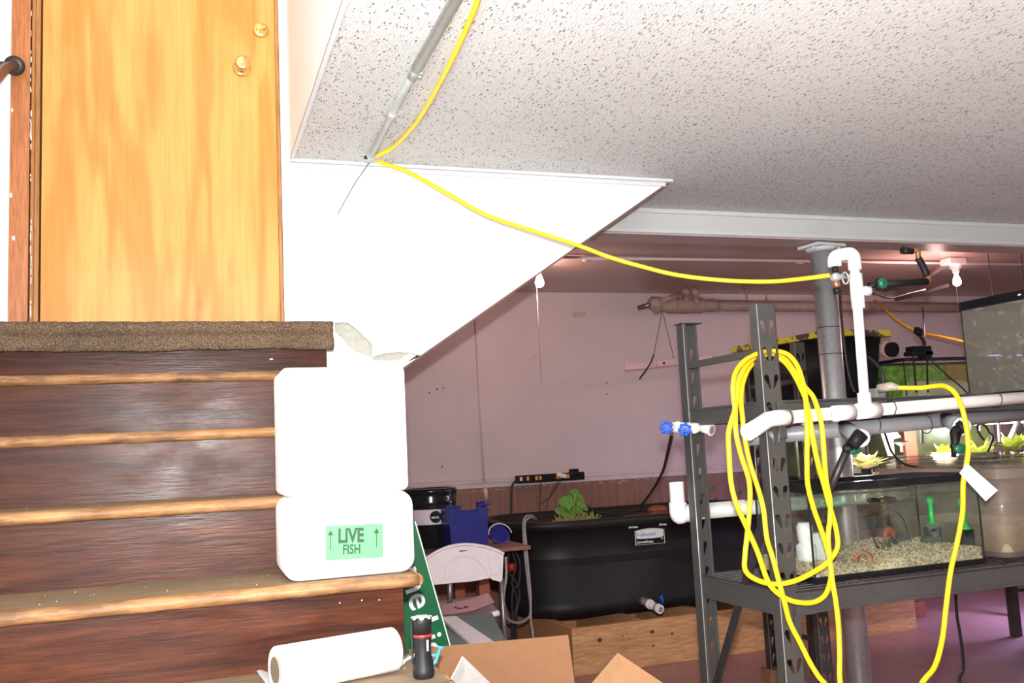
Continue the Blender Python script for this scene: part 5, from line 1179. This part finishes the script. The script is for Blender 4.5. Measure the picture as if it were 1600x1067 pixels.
# grey tubes over the left rim
hz = [at(x, y, Y=Y_) for x, y, Y_ in ((838, 812, 5.75), (832, 806, 5.62), (822, 807, 5.50), (818, 816, 5.44), (818, 835, 5.42), (821, 875, 5.40), (826, 920, 5.36), (829, 955, 5.30), (822, 968, 5.2), (808, 973, 5.1), (794, 968, 5.0), (788, 955, 4.95), (787, 930, 4.95), (791, 900, 5.0), (790, 870, 5.0))]
cord('air_tube', hz, .0075, 'grey_tube', 'grey tube looping over the stock tank rim and swinging left behind the chair', 'tube')
hz = [at(x, y, Y=Y_) for x, y, Y_ in ((836, 810, 5.75), (828, 809, 5.5), (820, 818, 5.40), (822, 850, 5.38), (826, 895, 5.34), (829, 930, 5.3), (829, 965, 5.25), (832, 985, 5.2), (838, 1005, 5.15))]+[Vector((2.0, 5.05, .012))]
cord('air_tube', hz, .0075, 'grey_tube', 'grey tube dropping straight from the stock tank rim to the floor', 'tube')
cc_ = 0
for pts_ in (((800, 862), (806, 885), (800, 910), (808, 940), (800, 975)), ((795, 865), (792, 890), (803, 905), (812, 930), (806, 968)), ((803, 858), (812, 880), (810, 915), (800, 930))):
    cc_ += 1
    q_ = [at(x, y, Y=5.6) for x, y in pts_]
    cord('tangled_cable', q_+[Vector((q_[-1].x, 5.62, .01))], .008, 'black_rubber', ['black cable in the tangle beside the bench, hanging furthest right', 'black cable in the tangle beside the bench, starting furthest left', 'short black cable curving outwards in the tangle beside the bench'][cc_-1], 'cable', group='black cables beside the bench')
rp = MB().tube([at(798, 880, Y=5.58), at(799, 892, Y=5.58)], .022, 10); tag(rp.build('red_plug', 'red_ring'), 'dull red plug in the cable tangle beside the bench', 'plug')
# plants in the stock tank
def leaf(mb, base, tip, wd, droop=.01):
    base, tip = Vector(base), Vector(tip); d = tip-base; s = d.cross(Vector((0, 0, 1))); s = s.normalized() if s.length > 1e-4 else Vector((1, 0, 0))
    n = 8; pr = [0, .55, .9, 1, .95, .78, .52, .25, 0]
    L_, R__, M_ = [], [], []
    for k in range(n+1):
        c = base+d*(k/n)+Vector((0, 0, -droop*(k/n)**2)); L_.append(mb.bm.verts.new(c+s*wd*pr[k]+Vector((0, 0, wd*.25*pr[k])))); R__.append(mb.bm.verts.new(c-s*wd*pr[k]+Vector((0, 0, wd*.25*pr[k])))); M_.append(mb.bm.verts.new(c))
    for k in range(n):
        for S in (L_, R__):
            try: f = mb.bm.faces.new((M_[k], M_[k+1], S[k+1], S[k])); f.smooth = True
            except ValueError: pass
pt_ = thing('pond_plant', at(895, 795, Y=5.9), 'broad leaved green plant growing at the left end of the stock tank', 'plant')
lf = MB(); rp2 = random.Random(5)
def pad(mb, c, r, nrm, sx=1.0):
    nrm = Vector(nrm).normalized(); x = nrm.orthogonal().normalized(); y = nrm.cross(x); o = mb.bm.verts.new(c-nrm*r*.12)
    ring = [mb.bm.verts.new(c+(x*math.cos(a)*sx+y*math.sin(a))*r*(1+.18*math.cos(a)-.12*math.cos(3*a))) for a in [2*PI*k/14 for k in range(14)]]
    for k in range(14): f = mb.bm.faces.new((o, ring[k], ring[(k+1) % 14])); f.smooth = True
for (x, y, r, nx, nz) in ((886, 783, .050, -.3, .5), (906, 781, .055, .4, .4), (899, 769, .033, .1, .5), (877, 797, .036, -.4, .6), (911, 790, .040, .3, .7), (892, 792, .045, 0, .6), (901, 798, .04, .2, .8), (884, 802, .035, -.2, .8), (896, 776, .03, -.2, .3)):
    pad(lf, at(x, y, Y=5.85+rp2.uniform(-.08, .08)), r, (nx, -.8, nz))
lf.build('leaves', 'leaf_green', pt_)
stm = MB(); ctr0 = at(893, 812, Y=5.85)
for (tx_, ty_) in ((886, 785), (906, 783), (899, 772), (878, 797), (910, 792)): stm.tube([ctr0, at(tx_, ty_, Y=5.87)], .003, 6)
stm.build('stems', 'leaf_lime', pt_)
rt2 = MB()
for i in range(160):
    c = at(rp2.uniform(868, 932), 809+rp2.uniform(-2, 2), Y=5.82+rp2.uniform(-.1, .1)); c.z = .876; rt2.tube([c, c+Vector((rp2.uniform(-.04, .04), rp2.uniform(-.03, .03), rp2.uniform(.01, .065)))], .003, 5)
rt2.build('roots', 'roots', pt_)['kind'] = 'stuff'
p2_ = thing('pond_plant', at(1105, 770, Y=6.2), 'small feathery green plant standing in the stock tank behind the rear rack post', 'plant')
lf = MB()
for (x, y, tx_, ty_, w_) in ((1108, 790, 1100, 750, .03), (1108, 790, 1116, 756, .03), (1108, 790, 1098, 770, .03), (1110, 790, 1122, 776, .03), (1150, 790, 1158, 765, .03)):
    b0 = at(x, y, Y=6.2); leaf(lf, b0+(at(tx_, ty_, Y=6.2)-b0)*.6, at(tx_, ty_, Y=6.2), w_)
lf.tube([Vector((at(1108, 795, Y=6.2).x, 6.2, .876)), at(1103, 738, Y=6.2)], .005, 6); lf.build('leaves', 'leaf_green', p2_)
tag(MB().ball(Vector((at(1027, 789, Y=6.3).x, 6.3, .885)), .05, (1.6, 1, .6), 3).build('red_float', 'red_timber'), 'dark red rounded lump floating at the far side of the stock tank', 'float')

# ------------------------------------------------------------------ second rack behind
XF = Matrix.Translation((3.09, 4.20, 0))
R2 = thing('steel_rack', (0, 0, 0), 'dark slotted steel rack on wooden blocks behind the column, the farther of two', 'rack', 'slotted steel racks')
W2, D2 = 2.05, .50
for (x, y, kd, dx) in ((0, 0, 'front', 1), (0, D2, 'rear', 1), (W2, 0, 'front', -1), (W2, D2, 'rear', -1)):
    post(R2, x, y, .082, 1.88, kd, 'dark_steel' if kd == 'rear' else 'rack_steel', w=.066, dx=dx)
beams(R2, 1.46, .05, W2, D2); beams(R2, .92, .06, W2, D2)
MB().box((.004, .02, .30), (.012, D2, .325)).build('tie_rail', 'dark_steel', R2)
MB().box((.004, .02, 1.66), (.012, D2, 1.685)).build('tie_rail', 'rack_steel', R2)
MB().box((.02, .01, 1.450), (W2-.02, D2-.01, 1.461)).build('shelf_deck', 'shelf_board', R2)
MB().box((.02, .01, .905), (W2-.02, D2-.01, .921)).build('shelf_deck', 'shelf_board', R2)
XF = Matrix.Identity(4)
bk_l = ['rough wooden block under the left rear post of the farther rack', 'wooden block under the left front post of the farther rack', 'wooden block under the right rear post of the farther rack', 'wooden block under the right front post of the farther rack']
for k, (x, y) in enumerate(((3.09, 4.68), (3.09, 4.2), (5.08, 4.68), (5.08, 4.2))):
    tag(MB().box((x-.02, y-.045, 0), (x+.085, y+.055, .081), .003).build('wood_block', 'block_wood'), bk_l[k], 'block', 'blocks under the farther rack')
# black tote with a stained yellow lid
BT = thing('lidded_tote', (3.5, 4.6, 1.462), 'big black tote with a grimy yellow lid on the farther rack', 'tote')
XF = Matrix.Translation((3.375, 4.275, 1.462)) @ Matrix.Rotation(math.radians(7), 4, 'Z')
BT.location = XF @ Vector((.2, .35, 0))
tub_body(.03, .45, .02, .80, 0, .47, .05, .005, .04).build('tote_body', 'black_plastic', BT)
MB().prism(rrect(-.01, -.02, .49, .84, .04), [], (0, 0, .462), (1, 0, 0), (0, 1, 0), .034).build('tote_lid', 'tote_yellow', BT)
XF = Matrix.Identity(4)
# green tank with a cream tube on the farther rack
GT = fish_tank(3.86, 4.26, 1.462, .78, .34, .33, 'small fish tank of green algae water with a cream tube inside', frame_h=.02)
MB().box((3.875, 4.42, 1.485), (4.625, 4.59, 1.76)).build('algae_water', 'green_water', GT)
MB().tube([(3.96, 4.34, 1.60), (4.36, 4.36, 1.60)], .062, 24, cap=False).build('cream_tube', 'cream_pipe', GT)
MB().box((4.30, 4.40, 1.485), (4.625, 4.418, 1.76)).build('amber_panel', 'amber_water', GT)
MB().box((3.90, 4.57, 1.745), (4.20, 4.585, 1.757)).build('light_line', 'led_green', GT)
cl = thing('clip_light', (4.18, 4.3, 1.8), 'black clip light with a bent neck on the rim of the green tank', 'clip light')
CLY = 4.27
MB().obox(at(1435, 518, Y=CLY), (.055, .03, .040), (0, .28, .3), .004).build('head', 'black_plastic', cl)
MB().tube([at(x, y, Y=CLY) for x, y in ((1437, 524), (1442, 532), (1445, 542), (1446, 550))], .008, 8, smooth=4).build('neck', 'black_plastic', cl)
zc = at(1440, 552, Y=CLY)
for (xa, ya, xb, yb) in ((1418, 542, 1452, 548), (1415, 550, 1455, 555), (1436, 548, 1453, 561)):
    p, q = at(xa, ya, Y=CLY+.01), at(xb, yb, Y=CLY-.02); MB().box((p.x, p.y-.05, min(p.z, q.z)), (q.x, p.y+.02, max(p.z, q.z)), .003).build('clamp', 'black_plastic', cl)
cord('clip_wire', [at(1449, 556, Y=4.2), at(1449, 590, Y=4.15), at(1450, 612, Y=4.1)], .005, 'black_rubber', 'black wire dropping from the clip light in front of the green tank, right one', 'wire', group=None)
cord('clip_wire', [at(1427, 556, Y=4.2), at(1430, 590, Y=4.15), at(1432, 612, Y=4.1)], .006, 'black_rubber', 'black wire dropping from the clip light in front of the green tank, left one', 'wire')
cord('slanting_wire', [at(1452, 560, Y=4.25), at(1454, 562, Y=4.2), at(1480, 586, Y=4.18), at(1512, 616, Y=4.17), Vector((at(1512, 616, Y=4.17).x, 4.19, 1.465))], .004, 'black_rubber', 'thin black wire slanting down right from the clip light', 'wire')
cord('hanging_wire', [at(1441, 472, Z=CB-.002), at(1444, 510, Y=5.0), at(1446, 548, Y=4.6)], .005, 'black_rubber', 'thin black wire hanging from the back ceiling down to the clip light', 'wire')
cord('amber_cord', [at(x, y, Y=Y_) for x, y, Y_ in ((1366, 470, 6.3), (1374, 474, 6.2), (1390, 490, 6.0), (1412, 507, 5.8), (1440, 520, 5.6), (1470, 526, 5.3), (1505, 534, 5.0), (1540, 545, 4.8))], .010, 'amber_cord', 'amber yellow cord drooping from the thick brown pipe towards the upper tank')
sp2_ = thing('pink_canister', at(1388, 546, Y=5.1), 'pink canister with a black cap seen right of the black tote', 'canister')
MB().cyl(at(1383, 546, Y=5.1), at(1391, 546, Y=5.05), .055, seg=20).build('can', 'pink_enamel', sp2_); MB().cyl(at(1391, 546, Y=5.05), at(1396, 546, Y=5.02), .050, seg=20).build('cap', 'black_plastic', sp2_)
cord('black_lead', [at(x, y, Y=Y_) for x, y, Y_ in ((1312, 440, 2.66), (1313, 470, 2.72), (1316, 510, 2.78), (1322, 560, 2.82), (1330, 600, 2.84), (1336, 612, 2.84))], .0045, 'black_rubber', 'black lead hanging from the hose valve down to the upper shelf')
cord('black_lead', [at(x, y, Y=Y_) for x, y, Y_ in ((1355, 452, 2.66), (1370, 459, 3.0), (1392, 465, 3.6), (1420, 458, 4.4), (1445, 452, 4.9))], .0065, 'black_rubber', 'black lead sagging behind the white riser towards the right bulb')
ug = thing('grow_lamp', (4.2, 4.4, 1.40), 'slim white grow lamp bar under the upper shelf of the farther rack', 'lamp', None)
MB().box((3.45, 4.385, 1.396), (5.0, 4.425, 1.4095), .003).build('housing', 'white_plastic', ug)
MB().box((3.47, 4.39, 1.390), (4.98, 4.42, 1.3955)).build('diode_strip', 'led_warm', ug)
# stuff between the shelves: plants, tank and odds and ends under a grow light
def lettuce(name, cx, cy, cz, r, mat, label, n=26, seed=1):
    t = thing(name, (cx, cy, cz), label, 'plant', 'leafy plants between the shelves'); rn = random.Random(seed); mb = MB()
    for i in range(n):
        a = rn.uniform(0, 2*PI); el_ = rn.uniform(.1, 1.2); rr_ = r*rn.uniform(.6, 1.1); tip = Vector((cx+rr_*math.cos(a)*math.cos(el_), cy+rr_*math.sin(a)*math.cos(el_), cz+rr_*math.sin(el_)+.02))
        leaf(mb, (cx+.01*math.cos(a), cy+.01*math.sin(a), cz), tip, r*rn.uniform(.18, .34), .02)
    mb.build('leaves', mat, t)
    MB().lathe([(.02, -.05), (.03, -.045), (.032, 0), (.02, .002)], (cx, cy, cz)).build('net_pot', 'black_plastic', t)
    return t
ZP = .921
p = at(1352, 708, Y=4.42); lettuce('leafy_plant', p.x, 4.42, 1.17, .13, 'leaf_pale', 'glaring pale yellow leafy plant right of the column', 30, 2)
p = at(1475, 690, Y=4.42); lettuce('leafy_plant', p.x, 4.42, 1.20, .11, 'leaf_lime', 'lime leafy plant just left of the upright drop valve', 20, 3)
p = at(1530, 690, Y=4.42); lettuce('leafy_plant', p.x, 4.42, 1.20, .13, 'leaf_lime', 'lime leafy plant right of the upright drop valve', 26, 4)
p = at(1580, 680, Y=4.42); lettuce('leafy_plant', p.x, 4.42, 1.22, .15, 'leaf_lime', 'lime leafy plant at the right edge of the picture under the drain pipe', 30, 6)
gb = thing('grow_bin', (3.6, 4.4, ZP), 'dark plant bin with a pinkish rim right of the column on the farther rack', 'bin')
MB().box((3.33, 4.27, ZP), (3.80, 4.62, 1.08), .01).build('bin_body', 'shelf_board', gb); MB().box((3.30, 4.25, 1.08), (3.83, 4.64, 1.112), .006).build('bin_rim', 'pink_enamel', gb)
gb = thing('grow_trough', (4.4, 4.4, ZP), 'long pinkish plant trough behind the clear tub on the farther rack', 'trough')
MB().box((3.86, 4.26, ZP), (5.02, 4.60, 1.11), .01).build('trough_body', 'lathe_pink', gb); MB().box((3.85, 4.245, 1.11), (5.03, 4.62, 1.14), .006).build('trough_rim', 'lathe_pink', gb)
OT = fish_tank(3.42, 4.72, 1.12, .52, .25, .30, 'dark olive water tank behind the pale leafy plant', frame_h=.02)
MB().box((3.43, 4.74, 1.14), (3.93, 4.94, 1.40)).build('olive_water', 'olive_water', OT)
OS = thing('tank_stand', (4.3, 4.85, 0), 'plain dark stand carrying the olive water tanks at the back', 'stand')
MB().box((3.40, 4.71, 1.09), (5.56, 5.02, 1.118)).build('stand_top', 'dark_steel', OS)
for x_ in (3.43, 5.53):
    for y_ in (4.74, 4.99 if x_ < 4 else 4.81): MB().box((x_-.015, y_-.015, 0), (x_+.015, y_+.015, 1.09)).build('leg', 'dark_steel', OS)
O2 = fish_tank(4.12, 4.72, 1.12, .85, .25, .30, 'long dark olive water tank behind the lime plants', frame_h=.02)
MB().box((4.13, 4.74, 1.14), (4.95, 4.94, 1.40)).build('olive_water', 'olive_water', O2)
pt5 = at(1418, 665, Y=4.66); tag(MB().box((pt5.x-.045, 4.645, 1.145), (pt5.x+.045, 4.67, 1.44)).build('red_post', 'red_timber'), 'short upright red brown board between the two olive tanks', 'board')
whp = thing('white_funnel', at(1420, 695, Y=4.5), 'small white funnel cup in a wire ring on the plant trough', 'funnel')
p = at(1408, 693, Y=4.42); MB().lathe([(.008, -.05), (.008, -.015), (.036, .004), (.037, .008), (.008, -.008)], (p.x, 4.42, p.z)).build('cup', 'white_plastic', whp)
MB().tube([(p.x+.048*math.cos(2*PI*k/20), 4.42+.048*math.sin(2*PI*k/20), p.z+.012) for k in range(21)], .003, 6).build('wire_ring', 'black_rubber', whp)
wq = thing('white_panel', at(1392, 680, Y=4.6), 'glaring white angled panel right of the pale leafy plant', 'panel')  # plain white panel standing among the plants
pn = [at(x, y, Y=4.62) for x, y in ((1373, 664), (1392, 664), (1408, 683), (1396, 686), (1398, 712), (1388, 712))]
MB().prism([(q.x-pn[0].x, q.z-pn[0].z) for q in pn], [], pn[0], (1, 0, 0), (0, 0, 1), -.006).build('panel', 'white_plastic', wq)
for k, (xa, ya, xb, yb, r_, mt) in enumerate(((1594, 652, 1579, 684, .016, 'pvc'), (1560, 653, 1562, 690, .009, 'pvc'), (1531, 655, 1532, 672, .008, 'pvc'), (1440, 661, 1441, 692, .009, 'pvc_grey'), (1360, 664, 1360, 680, .008, 'marker_violet'))):
    t = tag(MB().cyl(at(xa, ya, Y=4.2), at(xb, yb, Y=4.24), r_, seg=14).build('support_tube', mt), ['thick slanting white tube at the right edge below the drain pipe', 'thin upright pale tube beside the lime leaves', 'short white tube stub below the drain pipe', 'grey upright tube in front of the olive tank', 'violet upright tube by the pale leafy plant'][k], 'tube')
cord('looped_lead', [at(x, y, Y=4.0) for x, y in ((1537, 687), (1529, 676), (1527, 667), (1532, 662), (1540, 666), (1546, 676), (1551, 686))]+[Vector((at(1551, 690, Y=4.1).x, 4.2, 1.15))], .006, 'black_rubber', 'black looped lead in front of the lime leaves')
cord('tub_wire', [at(x, y, Y=Y_) for x, y, Y_ in ((1378, 662, 2.9), (1387, 690, 3.0), (1394, 707, 3.1), (1408, 722, 3.15), (1424, 728, 3.18), (1440, 729, 3.2))], .0045, 'black_rubber', 'thin black wire curving down onto the clear tub lid', 'wire')
# grow lamps (they light the plants and the floor)
gl_ = thing('grow_lamp', (5.35, 4.9, 1.86), 'violet white grow lamp bar hung behind the upper tank', 'lamp')
MB().box((5.15, 4.85, 1.86), (5.65, 4.93, 1.885), .004).build('housing', 'white_plastic', gl_); MB().box((5.17, 4.86, 1.852), (5.63, 4.92, 1.8595)).build('diode_strip', 'led_violet', gl_)
MB().cyl((5.25, 4.89, 1.885), (5.25, 4.89, CB), .003, seg=6).cyl((5.55, 4.89, 1.885), (5.55, 4.89, CB), .003, seg=6).build('hang_wires', 'dark_steel', gl_)
# far stand leg with purple light at its foot, red stool of timber
ft = at(1588, 994, Z=0)
fs = thing('plant_stand', (5.5, 5.0, 0), 'dark steel plant stand whose foot shows at the lower right', 'stand')
for (x_, y_) in ((ft.x, ft.y), (ft.x+.9, ft.y), (ft.x+.53, ft.y+.5), (ft.x+1.4, ft.y+.5)): MB().box((x_-.03, y_-.025, 0), (x_+.03, y_+.025, .80), .003).build('leg', 'dark_steel', fs)
MB().prism([(-.03, -.03), (.93, -.03), (1.46, .53), (.49, .53)], [], (ft.x, ft.y, .78), (1, 0, 0), (0, 1, 0), .03).build('stand_top', 'dark_steel', fs)
MB().cyl((ft.x+.02, ft.y, .29), (ft.x+.9, ft.y, .27), .010, seg=10).build('rung', 'dark_steel', fs)
g2 = thing('grow_lamp', (5.6, 4.4, .76), 'violet grow lamp bar fixed under the plant stand', 'lamp')
MB().box((5.5, 4.98, .752), (5.95, 5.04, .778), .003).build('housing', 'white_plastic', g2); MB().box((5.51, 4.985, .745), (5.94, 5.035, .7515)).build('diode_strip', 'led_violet', g2)
pbk = at(1426, 940, Y=5.75); tag(MB().box((pbk.x-.07, 5.70, 0), (pbk.x+.07, 5.80, .11), .003).build('timber_offcut', 'red_timber'), 'small red brown timber offcut on the floor beyond the pine frame', 'timber')
cord('floor_lead', [at(x, y, Y=Y_) for x, y, Y_ in ((1493, 925, 3.2), (1495, 960, 3.15), (1500, 990, 3.1), (1504, 1020, 3.05), (1505, 1045, 3.0), (1500, 1080, 2.95))]+[Vector((at(1500, 1080, Y=2.95).x, 2.9, .012))], .0065, 'black_rubber', 'black lead hanging from the lower shelf to the floor at the right')
